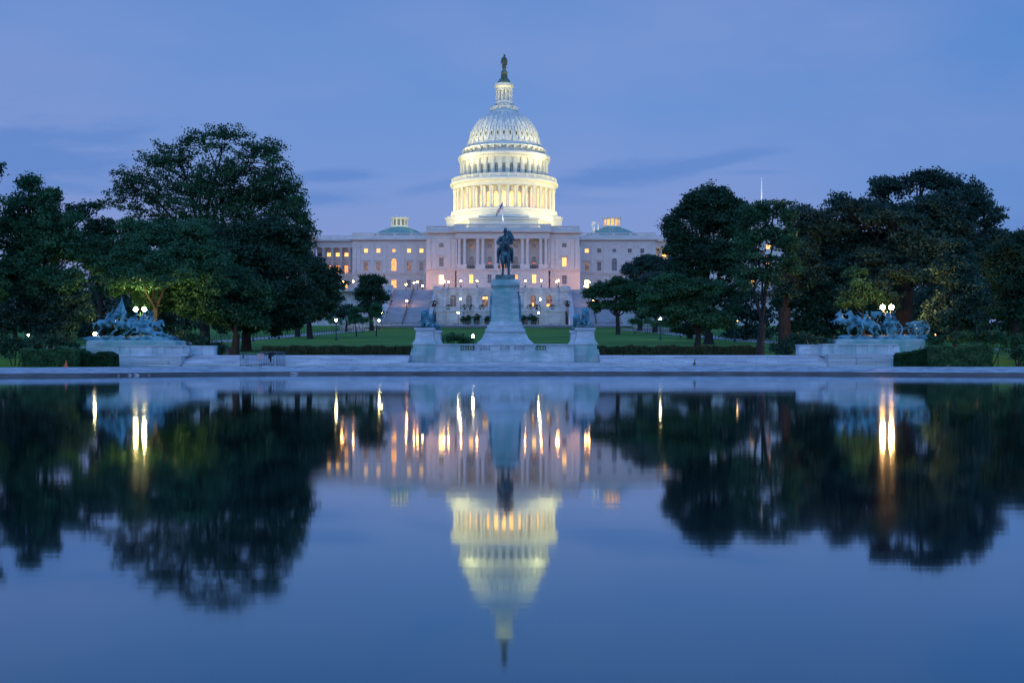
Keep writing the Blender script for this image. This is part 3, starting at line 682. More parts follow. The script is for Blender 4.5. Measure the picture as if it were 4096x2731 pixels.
# ornament band under the ribs
for k in range(36):
    a = 2*math.pi*(k+.5)/36; s.T = Matrix.Translation((DX,DY,0)) @ Matrix.Rotation(a,4,'Z'); s.box(13.3,14.1,-.4,.4,80.35,81.2); s.frus(13.5,0,81.2,82.0,.5,.3,.3,.2)
    s.T = Matrix.Translation((DX,DY,0)) @ Matrix.Rotation(2*math.pi*k/36,4,'Z'); s.box(13.3,13.8,-.75,.75,80.4,80.8); s.ball((13.35,0,81.05),(.28,.3,.3),6,4); s.T = None
s.build('dome_shell', 'domeshell', dome)
# oval windows in the shell
ov = MB(); n = 12
def ovl(w_, h_, k): t = 2*math.pi*k/n; return (w_*math.cos(t), h_*math.sin(t)+ (h_*.25 if math.sin(t) > 0 else -h_*.25))
for k in range(n):
    a, b = ovl(.42,.75,k), ovl(.42,.75,k+1); c_, d_ = ovl(.68,1.05,k+1), ovl(.68,1.05,k); ov.prism([a,b,c_,d_], -.35, .1)
ov.box(-.16,.16,-.4,.1,1.25,2.0); ov.ball((0,-.2,2.1),(.22,.22,.3),6,4); ov.box(-.3,.3,-.38,.1,-1.75,-1.3)
ov.mi = 1; ov.add([(*ovl(.44,.77,k)[:1],-.12,ovl(.44,.77,k)[1]) for k in range(n)], [tuple(range(n))])
ovm = ov.mesh('oval_window', ['dome','glassm'])
for k in range(36):
    a = 2*math.pi*k/36; r = 12.95; inst(ovm, 'oval_window', dome, (DX+math.sin(a)*r, DY-math.cos(a)*r, 83.3), a, R(-15))
# windows in the two drums
for zb_, w_, h_, kd, mt, R_, nm in ((56.07,1.45,5.45,'arch','litd',16.3,'drum_window'),(68.45,1.2,3.5,'arch','glassm',15.85,'upper_drum_window')):
    f, p, cache = win_mesh(w_, h_, kd, 'arch' if nm=='drum_window' else 'arch', .45)
    both = MB(); 
    fv = [v.co[:] for v in f.vertices]; both.add(fv, [tuple(pl.vertices) for pl in f.polygons]); both.mi = 1; both.add(p.v, p.f)
    me = both.mesh(nm, ['dome', mt])
    for k in range(36):
        a = 2*math.pi*k/36; inst(me, nm, dome, (DX+math.sin(a)*R_, DY-math.cos(a)*R_, zb_), a)
# pilaster strips + peristyle columns
cd = column_mesh(8.0, .46, 14, 1.1, 'dome')
st = MB()
for k in range(36):
    a = 2*math.pi*(k+.5)/36; st.T = Matrix.Translation((DX,DY,0)) @ Matrix.Rotation(a,4,'Z'); st.box(16.1,16.75,-.5,.5,55.4,62.4); st.box(16.1,16.9,-.6,.6,62.4,63.4); st.T = None
    inst(cd, 'column', dome, (DX+math.cos(a)*18.7, DY+math.sin(a)*18.7, 55.4), a)
st.build('drum_pilasters', 'dome', dome)
# lantern
l = MB()
l.lathe([(5.55,92.2),(5.6,92.5),(5.35,92.9),(5.1,93.4),(5.25,93.6),(3.4,93.7)], DX, DY, 40, caps=False)
l.lathe([(5.15,93.62),(5.15,93.8),(4.95,93.8)], DX, DY, 40, caps=False); l.lathe([(4.95,94.65),(5.3,94.65),(5.3,94.85),(4.95,94.85),(4.95,94.65)], DX, DY, 40, caps=False)
for k in range(12):
    a = 2*math.pi*(k+.5)/12; l.T = Matrix.Translation((DX,DY,0)) @ Matrix.Rotation(a,4,'Z'); l.box(4.9,5.3,-.3,.3,93.6,94.9); l.T = None
    for j in range(1,8): l.T = Matrix.Translation((DX,DY,0)) @ Matrix.Rotation(2*math.pi*(k+.5+j/8)/12,4,'Z'); l.box(5.0,5.14,-.07,.07,93.8,94.66); l.T = None
l.lathe([(3.5,93.7),(3.2,95.1),(3.5,95.9),(3.6,96.2),(3.42,96.9),(3.35,97.2),(1.9,97.25),(1.9,101.6)], DX, DY, 36, caps=False)
l.lathe([(1.9,101.5),(3.0,101.5),(3.05,102.1),(3.2,102.3),(3.65,102.7),(3.7,103.3),(3.62,103.8),(3.0,104.0),(2.3,104.15)], DX, DY, 36, caps=False)
lan = l.build('lantern', 'dome', dome)
lc = column_mesh(4.3, .2, 10, .7, 'dome'); lm = MB()
for v in [v.co[:] for v in lc.vertices]: pass
for k in range(12):
    for dd in (-.16,.16):
        a = 2*math.pi*(k+.5)/12+dd*.55
        lm.T = Matrix.Translation((DX+math.cos(a)*2.95, DY+math.sin(a)*2.95, 97.22)); lm.add([v.co[:] for v in lc.vertices], [tuple(pl.vertices) for pl in lc.polygons]); lm.T = None
lm.build('lantern_columns', 'dome', dome)
lf = MB(); lf.lathe([(2.35,104.12),(2.4,104.5),(2.3,104.95),(1.75,105.4),(1.5,105.6)], DX, DY, 24, caps=False); lf.lathe([(1.0,105.5),(.75,106.6),(.85,107.2),(1.15,107.5),(1.28,107.9),(1.2,108.4),(.9,108.8),(.7,109.0),(.62,109.4),(.0,109.44)], DX, DY, 20, caps=False)
for k in range(10):
    a = 2*math.pi*k/10; lf.tube([(DX+math.cos(a)*r, DY+math.sin(a)*r, z) for r, z in ((1.9,105.4),(1.45,105.8),(1.1,106.6),(1.1,107.4))], .11, 5)
M['bronzelit'] = noise_mat('bronze_lit_green', (.13,.17,.10), (.24,.29,.18), .8, .55, .1); lf.build('lantern_cap', 'bronzelit', dome)  # floodlight on the cap is put into this paler green bronze
# ================================================================== WEST TERRACE
ter = thing('terrace', 'pale marble terrace with arched garden windows between the two outdoor stairs', 'terrace', (-3.2, 385, 10.4))
t = MB()
def xt(px, Y=385): return (px-CX)*Y/FP
ax = [xt(p) for p in (1813,1876.5,1940.5,2004.5,2069,2133,2197)]
tL, tR = xt(1735), xt(2275)
t.facade(tL, tR, 16.05, 22.0, 385, [(x, 17.25, 1.95, 3.8, 'arch') for x in ax], .5)
t.box(tL+.02, tL+.5, 385.02, 403.5, 10.4, 22.0); t.box(tR-.5, tR-.02, 385.02, 403.5, 10.4, 22.0)
t.box(tL-.25, tR+.25, 384.6, 403.5, 22.0, 22.25); t.box(tL-.1, tR+.1, 384.8, 386, 22.25, 22.5)
t.box(tL, tR, 386, 402.4, 22.25, 23.2)
for i in range(8):
    x = ax[0]-2.55+5.1*i
    t.box(x-.5, x+.5, 384.62, 384.99, 16.3, 21.99); t.box(x-.62, x+.62, 384.5, 384.98, 21.1, 21.6)
    t.box(x-.55, x+.55, 384.7, 386, 22.5, 23.55)
for x in ax:
    for k in range(12):
        a0, a1 = math.pi*k/12, math.pi*(k+1)/12; cz = 17.25+3.8-.975; r0, r1 = 1.2, 1.5
        t.prism([(x+r0*math.cos(a0),cz+r0*math.sin(a0)),(x+r0*math.cos(a1),cz+r0*math.sin(a1)),(x+r1*math.cos(a1),cz+r1*math.sin(a1)),(x+r1*math.cos(a0),cz+r1*math.sin(a0))], 384.88, 385)
for a, b in ((tL, tL+2.6), (tR-2.6, tR)): t.box(a-.1, b, 384.4, 386.2, 22.26, 23.75)
t.build('upper_wall', 'terr', ter)
b = MB(); b.balus((tL+2.6,385.3), (tR-2.6,385.3), 22.5, .95, .42, 2.55, .2, .4); b.build('upper_balustrade', 'terr', ter)
for i, x in enumerate(ax):
    window(ter, x, 385, 17.25, 1.95, 3.8, 'arch', None, ['glassd','curtain','lit4','glassd','glassd','lit4','lit4'][i], depth=.5)
gl = MB(); gl.box(ax[2]-.85, ax[2]+.85, 385.44, 385.47, 19.7, 20.5); gl.box(ax[5]-.3, ax[5]+.2, 385.44, 385.47, 17.4, 18.6); gl.box(ax[6]-.8, ax[6]+.2, 385.44, 385.47, 17.4, 18.2); gl.build('lit_interior', 'lit2', ter)
# lower level: solid flanks and arcade
lo = MB(); lL, lR = xt(1744,372), xt(2262,372)
fa = [xt(p,374) for p in (1872,1907,1951)]; mid = (lL+lR)/2; fa = fa+[2*mid-x for x in reversed(fa)]; fa.insert(3, mid)
aL, aR = fa[0]-1.6, fa[-1]+1.6
lo.box(lL, aL, 372, 385, 10.4, 15.3); lo.box(aR, lR, 372, 385, 10.4, 15.3)
lo.facade(aL, aR, 10.4, 15.3, 374, [(x, 10.6, 1.8, 3.4, 'arch') for x in fa], .8)
lo.box(aL, aR, 377, 377.3, 10.4, 15.3); lo.box(aL, aR, 374.02, 385, 15.05, 15.29)
lo.box(lL-.3, aL+.15, 371.7, 385, 15.3, 15.6); lo.box(aR-.15, lR+.3, 371.7, 385, 15.3, 15.6); lo.box(aL+.15, aR-.15, 373.7, 385, 15.3, 15.6)
for x in [lL+.5+3.0*i for i in range(3)]+[lR-.5-3.0*i for i in range(3)]: lo.box(x-.35, x+.35, 371.88, 371.99, 10.6, 15.29)
lo.build('lower_wall', 'terr', ter)
b = MB(); b.balus((lL,372.1),(aL,372.1), 15.6, 1.2, .42, 2.8, .2, .4); b.balus((aR,372.1),(lR,372.1), 15.6, 1.2, .42, 2.8, .2, .4); b.balus((aL,374.1),(aR,374.1), 15.6, 1.2, .42, 2.8, .2, .4); b.build('lower_balustrade', 'terr', ter)
# side terraces beyond the stairs
for sx, lab in ((-1,'long pale terrace wall behind the trees left of the left stair'), (1,'long pale terrace wall behind the trees right of the right stair')):
    x0, x1 = (-120, -40.4) if sx < 0 else (34.6, 115)
    tt = thing('terrace_wall', lab, 'wall', ((x0+x1)/2, 396, 10.2), 'terrace walls flanking the stairs')
    q = MB(); q.box(x0, x1, 396, 403, 10.2, 22.6); q.box(x0, x1, 395.7, 403, 22.6, 23.0)
    for k in range(16): xx = x0+2+k*5; q.box(xx-.5, xx+.5, 395.8, 396, 10.4, 22.59)
    q.build('wall', 'terr', tt); q = MB(); q.balus((x0,396.2),(x1,396.2), 23.0, 1.0, .42, 5, .2, .4); q.build('balustrade', 'terr', tt)
pz = MB(); pz.box(-120, 115, 393.1, 404.4, 22.6, 23.1); pz.box(-120,115,404.4,445,22.2,23.1); tag(pz.build('plaza', 'path'), None, None, None, 'structure')
# stairs
def stair(xl, xr, lab, hand):
    s = thing('outdoor_staircase', lab, 'staircase', ((xl+xr)/2, 360, 10.4), 'outdoor staircases')
    q = MB(); y, z = 360.0, 10.4; pr = [(360,10.4)]
    for fl in range(4):
        for k in range(19):
            z += 12.75/76; pr.append((y,z)); y += .365; pr.append((y,z))
        if fl < 3: y += 1.75; pr.append((y,z))
    pr += [(393.2,z),(393.2,10.4)]
    q.xprof(pr, xl, xr); q.build('steps', 'step', s)
    c = MB()
    for x in ((xl-1.5,xl),(xr,xr+1.0)):
        c.add([(x[0],359.2,10.2),(x[1],359.2,10.2),(x[1],393,22.6),(x[0],393,22.6),(x[0],359.2,11.6),(x[1],359.2,11.6),(x[1],393,24.4),(x[0],393,24.4)],
              [(0,1,2,3),(4,7,6,5),(0,4,5,1),(1,5,6,2),(2,6,7,3),(3,7,4,0)])
    xo = xl-1.5 if xl < -10 else xr+1.0
    c.box(xo-1.1, xo+1.1, 357.5, 359.9, 10.2, 14.6); c.box(xo-1.3, xo+1.3, 357.3, 360.1, 14.6, 15.0); c.box(xo-1.3, xo+1.3, 357.3, 360.1, 10.2, 10.9)
    c.box(xo-1.2, xo+1.2, 391.5, 394, 18, 24.2); c.box(xo-1.4, xo+1.4, 391.3, 394.2, 24.2, 24.6)
    c.build('cheek_wall', 'terr', s)
    h = MB(); x = hand
    path = [(x-.9,360,10.4+.95),(x,393,23.15+.95)]
    for off in (-.12,.12): h.tube([(p[0]+off,p[1],p[2]) for p in path], .07, 5)
    for k in range(18): f = k/17; px_, py_, pz_ = x-.9+.9*f, 360+33*f, 10.4+12.75*f; h.box(px_-.06, px_+.06, py_-.06, py_+.06, pz_-.4, pz_+1.0)
    h.build('handrail', 'iron', s); return s
stair(-38.6, -25.3, 'broad outdoor staircase on the left with a dark handrail and a lamp standing on it', -31.9)
stair(19.0, 33.0, 'broad outdoor staircase on the right half hidden by a spreading tree', 26.0)
# low dark wall and rail in front
dw = MB(); dw.box(-39.5, 32.5, 345, 345.6, 8.4, 10.25); tag(dw.build('retaining_wall', 'dgran'), 'long low dark wall at the top of the lawn', 'wall')
for xl, xr, lab in ((-40,-24,'thin metal railing at the foot of the left outdoor stair'),(18,40,'thin metal railing at the foot of the right outdoor stair')):
    r = MB(); r.box(xl, xr, 352, 352.06, 11.25, 11.33); r.box(xl, xr, 352, 352.05, 10.8, 10.84)
    for k in range(int((xr-xl)/1.6)+1): r.box(xl+1.6*k, xl+1.6*k+.07, 351.98, 352.05, 10.3, 11.3)
    tag(r.build('railing', 'iron'), lab, 'railing', 'railings at the stair feet')
# curved side retaining walls beside the walks
for pts, lab in (([(1360,1300,330),(1440,1299,340),(1505,1300,352)],'pale low wall left of the stairs along the walk'), ([(2507,1301,352),(2600,1306,330),(2720,1316,300)],'pale low wall right of the stairs along the walk')):
    q = MB(); pp_ = [P(*p) for p in pts]
    for a, c in zip(pp_[:-1], pp_[1:]):
        q.add([(a[0],a[1],a[2]-2),(c[0],c[1],c[2]-2),(c[0],c[1],c[2]),(a[0],a[1],a[2]),(a[0],a[1]+.5,a[2]-2),(c[0],c[1]+.5,c[2]-2),(c[0],c[1]+.5,c[2]),(a[0],a[1]+.5,a[2])],
              [(0,1,2,3),(3,2,6,7),(4,7,6,5),(0,3,7,4),(1,5,6,2)])
    tag(q.build('retaining_wall', 'terr'), lab, 'wall', 'pale walls along the walks')
# ================================================================== GROUND, WATER, RIM
def tz(x, y):
    if y < 110: z = .60
    elif y < 113: z = .60+.9*(y-110)/3
    elif y < 125: z = 1.5
    elif y < 340: z = 1.5+.0345*(y-125)
    elif y < 350: z = 8.92+.148*(y-340)
    else: z = 10.4+.004*(y-350)
    return z
WL = [(-85,80),(-60,84),(-36.9,87),(-32,89.2),(-27.5,93),(-24,96.3),(-20,98.6),(-14,99.4),(17,99.4),(22,98.6),(26.5,96.6),(32,93.6),(39,91.6),(60,88),(85,85)]
NWL = len(WL)
def offs(d):
    out = []
    for i, p in enumerate(WL):
        a, b = Vector(WL[max(i-1,0)]), Vector(WL[min(i+1,NWL-1)]); t = (b-a).normalized(); n = Vector((-t.y, t.x))
        out.append((p[0]+n.x*d, p[1]+n.y*d))
    return out
# coping: dark face, ledge, broad sloping granite
cp = MB(); cp.mi = 0
rings = [(0,-.6,0),(0,.05,0),(.12,.06,0),(.12,.17,0),(.06,.20,1),(3.1,.62,1),(3.6,.63,1)]
pts = [(offs(d), z, mi) for d, z, mi in rings]
for (A, z0, _), (B, z1, mi) in zip(pts[:-1], pts[1:]):
    cp.mi = 1 if (mi and z0 >= .19) else 0
    for i in range(NWL-1):
        cp.add([(A[i][0],A[i][1],z0),(A[i+1][0],A[i+1][1],z0),(B[i+1][0],B[i+1][1],z1),(B[i][0],B[i][1],z1)], [(0,1,2,3)])
cope = cp.build('pool_coping', ['dgran','coping']); tag(cope, None, None, None, 'structure')
# joints: pale lines across the slope are thin mortar strips of real thickness
jt = MB(); A, B = offs(.07), offs(3.1)
def along(L, s):
    for a, b in zip(L[:-1], L[1:]):
        d = math.dist(a, b)
        if s <= d: return (a[0]+(b[0]-a[0])*s/d, a[1]+(b[1]-a[1])*s/d)
        s -= d
    return L[-1]
s_ = 20
while s_ < 150:
    a = along(A, s_); b = along(B, s_+random.uniform(-.15,.15)); w_ = random.choice([.02,.03,.05])
    jt.add([(a[0]-w_,a[1],.205),(a[0]+w_,a[1],.205),(b[0]+w_,b[1],.626),(b[0]-w_,b[1],.626)], [(0,1,2,3)]); s_ += random.uniform(5.5,7)
tag(jt.build('coping_joints', 'terr'), None, None, None, 'structure')
# terrain sheet behind the coping out to the horizon
E = offs(3.55)
xs = sorted({-700,-300,-150,-85,*[round(p[0],2) for p in E],85,150,300,700})
import bisect
def edgeY(x):
    if x <= E[0][0]: return E[0][1]
    if x >= E[-1][0]: return E[-1][1]
    for a, b in zip(E[:-1], E[1:]):
        if a[0] <= x <= b[0]: return a[1]+(b[1]-a[1])*(x-a[0])/max(b[0]-a[0],1e-6)
g = MB(); ysr = [104.5,110,113,118,125,140,160,190,230,280,340,350,400,600,1200,3000]
cols = []
for x in xs: cols.append([(x, edgeY(x), .61)]+[(x, y, tz(x,y)) for y in ysr])
nrow = len(cols[0]); vv = [p for c in cols for p in c]
g.add(vv, [(i*nrow+j, (i+1)*nrow+j, (i+1)*nrow+j+1, i*nrow+j+1) for i in range(len(cols)-1) for j in range(nrow-1)])
M['lawn'] = noise_mat('mown_lawn', (.06,.17,.038), (.09,.24,.052), .16, .95, c3=(.125,.30,.07), bump=.6, bscale=3, stretch=(.35,1,1), spec=.1)
ground = g.build('lawn', 'lawn'); tag(ground, None, None, None, 'structure')
g2 = MB(); g2.add([(-3000,-3000,-.62),(3000,-3000,-.62),(3000,3000,-.62),(-3000,3000,-.62)], [(0,1,2,3)]); tag(g2.build('ground', 'dgran'), None, None, None, 'structure')
g3 = MB(); g3.box(-80, 80, -12, 2.2, -.6, .35); tag(g3.build('near_bank', 'coping'), None, None, None, 'structure')
# water
m, nt, bs = newmat('pool_water'); M['water'] = m
tc = nd(nt,'ShaderNodeTexCoord'); mp = nd(nt,'ShaderNodeMapping'); mp.inputs['Scale'].default_value = (.22,2.0,1); nt.links.new(tc.outputs['Object'], mp.inputs[0])
nz = nd(nt,'ShaderNodeTexNoise'); nz.inputs['Scale'].default_value = 1.0; nz.inputs['Detail'].default_value = 3; nt.links.new(mp.outputs[0], nz.inputs['Vector'])
bp = nd(nt,'ShaderNodeBump'); bp.inputs['Strength'].default_value = .12; bp.inputs['Distance'].default_value = .005; nt.links.new(nz.outputs['Fac'], bp.inputs['Height'])
mp2 = nd(nt,'ShaderNodeMapping'); mp2.inputs['Scale'].default_value = (.05,.16,1); nt.links.new(tc.outputs['Object'], mp2.inputs[0])
n2 = nd(nt,'ShaderNodeTexNoise'); n2.inputs['Scale'].default_value = 1.6; n2.inputs['Detail'].default_value = 3; nt.links.new(mp2.outputs[0], n2.inputs['Vector'])
rr = nd(nt,'ShaderNodeMapRange'); rr.inputs['From Min'].default_value = .35; rr.inputs['From Max'].default_value = .7; rr.inputs['To Min'].default_value = .036; rr.inputs['To Max'].default_value = .055
nt.links.new(n2.outputs['Fac'], rr.inputs[0])
gl_ = nd(nt,'ShaderNodeBsdfGlossy'); gl_.inputs['Color'].default_value = (.50,.84,1.0,1); nt.links.new(rr.outputs[0], gl_.inputs['Roughness']); nt.links.new(bp.outputs[0], gl_.inputs['Normal'])
gl2 = nd(nt,'ShaderNodeBsdfGlossy'); gl2.inputs['Color'].default_value = (.92,.97,1.0,1); nt.links.new(rr.outputs[0], gl2.inputs['Roughness']); nt.links.new(bp.outputs[0], gl2.inputs['Normal'])
df = nd(nt,'ShaderNodeBsdfDiffuse'); df.inputs['Color'].default_value = (.003,.012,.020,1)
lw = nd(nt,'ShaderNodeLayerWeight'); lw.inputs['Blend'].default_value = .5
pw = nd(nt,'ShaderNodeMath', operation='POWER'); nt.links.new(lw.outputs['Facing'], pw.inputs[0]); pw.inputs[1].default_value = 3.1
tm = nd(nt,'ShaderNodeMapRange'); tm.inputs['From Min'].default_value = .72; tm.inputs['From Max'].default_value = .92; nt.links.new(lw.outputs['Facing'], tm.inputs[0])
g_m = nd(nt,'ShaderNodeMixShader'); nt.links.new(tm.outputs[0], g_m.inputs[0]); nt.links.new(gl_.outputs[0], g_m.inputs[1]); nt.links.new(gl2.outputs[0], g_m.inputs[2])
wm_ = nd(nt,'ShaderNodeMixShader'); nt.links.new(pw.outputs[0], wm_.inputs[0]); nt.links.new(df.outputs[0], wm_.inputs[1]); nt.links.new(g_m.outputs[0], wm_.inputs[2]); nt.links.new(wm_.outputs[0], nt.nodes['Material Output'].inputs[0])
wt = MB(); ww = offs(.02)
wt.add([(-85,2.2,0),(85,2.2,0)]+[(p[0],p[1],0) for p in reversed(ww)], [tuple(range(NWL+2))])
water = wt.build('reflecting_pool_water', 'water'); tag(water, None, None, None, 'structure')
# walks curving up beside the lawn
def ribbon(name, pl, w_, mat, dz=.02):
    q = MB(); n = len(pl); L = []; 
    for i, p in enumerate(pl):
        a, b = Vector(pl[max(i-1,0)]), Vector(pl[min(i+1,n-1)]); t_ = (b-a).normalized(); nn = Vector((-t_.y,t_.x))
        for s in (-1,1): x, y = p[0]+nn.x*w_*s/2, p[1]+nn.y*w_*s/2; L.append((x,y,tz(x,y)+dz))
    q.add(L, [(2*i,2*i+1,2*i+3,2*i+2) for i in range(n-1)])
    return tag(q.build(name, mat), None, None, None, 'structure')
def walk(sx):
    base = [(-39.5,342),(-41,330),(-42.5,300),(-43.5,280),(-44,260),(-45,230),(-46,200),(-50,170),(-60,152),(-80,140)]
    return [(p[0] if sx < 0 else -7-p[0], p[1]) for p in base]
ribbon('footpath', walk(-1), 5.5, 'path'); ribbon('footpath', walk(1), 5.5, 'path')
ribbon('footpath', [(-41,347.6),(34,347.6)], 3.2, 'path', .35)
for sx, side in ((-1,'left'),(1,'right')):
    for dd, wd in ((3.1,'inner'),(-3.1,'outer')):
        pl = walk(sx)[:-1]; q = MB(); n = len(pl)
        L = []
        for i, p in enumerate(pl):
            a, b = Vector(pl[max(i-1,0)]), Vector(pl[min(i+1,n-1)]); t_ = (b-a).normalized(); nn = Vector((-t_.y,t_.x)); L.append((p[0]+nn.x*dd, p[1]+nn.y*dd))
        for a, b in zip(L[:-1], L[1:]):
            d = math.dist(a,b); k = max(1,int(d/2.6))
            for i in range(k):
                x, y = a[0]+(b[0]-a[0])*i/k, a[1]+(b[1]-a[1])*i/k; q.box(x-.035,x+.035,y-.035,y+.035,tz(x,y)-.1,tz(x,y)+.95)
            za, zb2 = tz(*a), tz(*b)
            for h in (.9,.5): q.tube([(a[0],a[1],za+h),(b[0],b[1],zb2+h)], .022, 4)
        tag(q.build('chain_fence', 'green_iron'), f'low dark post and rail fence on the {wd} edge of the {side} footpath', 'fence', 'low fences along the footpaths')
# ================================================================== MEMORIAL TERRACE
GX = -.62
st = thing('marble_steps', 'long veined white marble steps running along the pool behind the granite rim', 'steps', (0, 104, .6))
def steprun(x0, x1, n=6, y0=103.2, z0=.62, zt=1.58):
    q = MB(); pr = [(y0,z0-.1)]; y = y0; z = z0
    for k in range(n): z = z0+(zt-z0)*(k+1)/n; pr.append((y,z)); y += .42; pr.append((y,z)) 
    pr += [(112,zt),(112,z0-.1)]; q.xprof(pr, x0, x1); return q
q = steprun(-31.5, -8.95); q.build('steps', 'marbs', st)
q = steprun(7.6, 30.5); q.build('steps', 'marbs', st)
q = MB(); q.box(-9.6, 8.4, 103.05, 104, .5, .80); q.box(-9.3, 8.1, 103.3, 112, .5, .93); q.build('base_course', 'marbs', st)
q = MB(); q.box(-30, 29, 112.01, 124, 1.2, 1.56); q.build('paving', 'terr', st)
# central platform wall with balustrade between the lion piers
ctr = thing('memorial_balustrade', 'white marble wall topped by a balustrade between the two front lion pedestals', 'balustrade', (GX, 103.6, .93))
q = MB(); q.box(-6.6, 5.35, 103.75, 105, .932, 1.75); q.box(-6.6, 5.35, 103.62, 105, .932, 1.12); q.box(-6.6, 5.35, 103.85, 104.6, 1.75, 1.95); q.build('wall', 'marb', ctr)
q = MB()
q.box(-6.55,-4.45, 103.9,104.5,1.95,2.42); q.box(2.95, 5.3, 103.9,104.5,1.95,2.42)
for x0, x1 in ((-3.1,-2.8),(-1.85,-1.05),(-.02-.15,.15),(1.35-.25,1.95)): q.box(x0, x1, 103.9, 104.5, 1.95, 2.42) if x1 > x0 else None
q.box(-6.6, 5.35, 103.78, 104.6, 2.42, 2.54); q.build('rail_and_piers', 'marb', ctr)
q = MB()
for a, b in ((-4.42,-3.12),(-2.78,-1.87),(-1.03,-.2),(.18,1.08),(1.97,2.93)):
    q = MB(); n = max(3, round((b-a)/.215))
    for i in range(n):
        x = a+(b-a)*(i+.5)/n; q.lathe([(.075,1.95),(.075,1.99),(.04,2.03),(.085,2.13),(.09,2.19),(.04,2.31),(.035,2.35),(.07,2.38),(.07,2.42)], x, 104.2, 8, caps=False)
    q.build('balusters', 'marb', ctr)
def pier(name, lab, cx, cy, low=True):
    t = thing(name, lab, 'pedestal', (cx,cy,.93), 'lion pedestals around the central statue')
    q = MB()
    if low:
        q.frus(cx, cy, .5, 1.85, 1.27,1.3,1.2,1.22); q.box(cx-1.15,cx+1.15,cy-1.17,cy+1.17,1.85,2.1); q.box(cx-1.0,cx+1.0,cy-1.0,cy+1.0,2.1,2.5)
    else: q.box(cx-1.0,cx+1.0,cy-1.0,cy+1.0,1.5,2.5)
    q.build('base', 'marbg', t)
    q = MB(); q.box(cx-1.08,cx+1.08,cy-1.08,cy+1.08,2.5,2.62); q.frus(cx,cy,2.62,2.95,1.04,1.04,.84,.84); q.frus(cx,cy,2.95,3.72,.82,.82,.76,.76); q.frus(cx,cy,3.72,3.82,.78,.78,.90,.90); q.box(cx-.9,cx+.9,cy-.9,cy+.9,3.82,3.97); q.build('shaft', 'marb', t)
    return t
LI = [(GX-7.1,107.2,'front left','left'),(GX+7.1,107.2,'front right','right'),(GX-7.1,117.6,'rear left','left'),(GX+7.1,117.6,'rear right','right')]
for x, y, nm, sd in LI: pier('lion_pedestal', f'white marble pedestal under the {nm} bronze lion', x, y)
# great pedestal
gp = thing('statue_pedestal', 'tall tapering marble pedestal with moulded base and green stains under the bronze horseman', 'pedestal', (GX,112.4,1.57))
gy = 112.4
def gz(py, Y=110.8): return FZ(py, Y)
q = MB(); q.box(GX-2.75,GX+2.75,gy-3.6,gy+3.6,1.5,gz(1373)-.4+.2)
z0 = gz(1375); q.box(GX-2.6,GX+2.6,gy-3.4,gy+3.4,1.75,z0)
pr = [(2.55,z0),(2.5,z0+.12),(2.15,z0+.42),(1.98,z0+.75),(1.92,gz(1334)),(1.72,gz(1334)+.001)]
for (a,za),(b,zb_) in zip(pr[:-1],pr[1:]): q.frus(GX,gy,za,zb_,a,a+.8,b,b+.8)
zt0, zt1 = gz(1334), gz(1314.5)
for k in range(5):
    a0, a1 = math.pi*k/5, math.pi*(k+1)/5; q.frus(GX,gy,zt0+(zt1-zt0)*(1-math.cos(a0))/2,zt0+(zt1-zt0)*(1-math.cos(a1))/2,1.70+.15*math.sin(a0),2.5+.15*math.sin(a0),1.70+.15*math.sin(a1),2.5+.15*math.sin(a1))
q.frus(GX,gy,zt1,gz(1300),1.66,2.46,1.62,2.42); q.frus(GX,gy,gz(1300),gz(1287),1.5,2.3,1.34,2.14)
q.build('moulded_base', 'marb', gp)
q = MB(); q.frus(GX,gy,gz(1287),gz(1151),1.30,2.1,1.13,1.93); q.build('shaft', 'marbg', gp)
q = MB(); q.frus(GX,gy,gz(1151),gz(1142),1.14,1.94,1.30,2.1); q.box(GX-1.32,GX+1.32,gy-2.12,gy+2.12,gz(1142),gz(1130)); q.frus(GX,gy,gz(1130),gz(1122),1.25,2.05,1.18,1.98); q.box(GX-1.17,GX+1.17,gy-1.97,gy+1.97,gz(1122),gz(1118)); q.build('cornice', 'marbg', gp)
for s in (-1,1):
    q = MB(); zA, zB = gz(1283), gz(1166); 
    x0 = GX+s*1.28; x1 = GX+s*1.14
    q.add([(x0,gy-1.6,zA),(x0+s*.12,gy-1.6,zA),(x0+s*.12,gy+1.6,zA),(x0,gy+1.6,zA),(x1,gy-1.6,zB),(x1+s*.14,gy-1.6,zB),(x1+s*.14,gy+1.6,zB),(x1,gy+1.6,zB)],[(0,3,2,1),(4,5,6,7),(0,1,5,4),(1,2,6,5),(2,3,7,6),(3,0,4,7)])
    for k in range(14): q.ball((x0+s*.1-s*.1*(k%3)/3, gy-1.4+2.8*k/13, zA+.3+(k*37%11)/11*(zB-zA-.6)), (.12,.16,.3), 6, 4)
    q.build('relief_plaque', 'patina', gp)
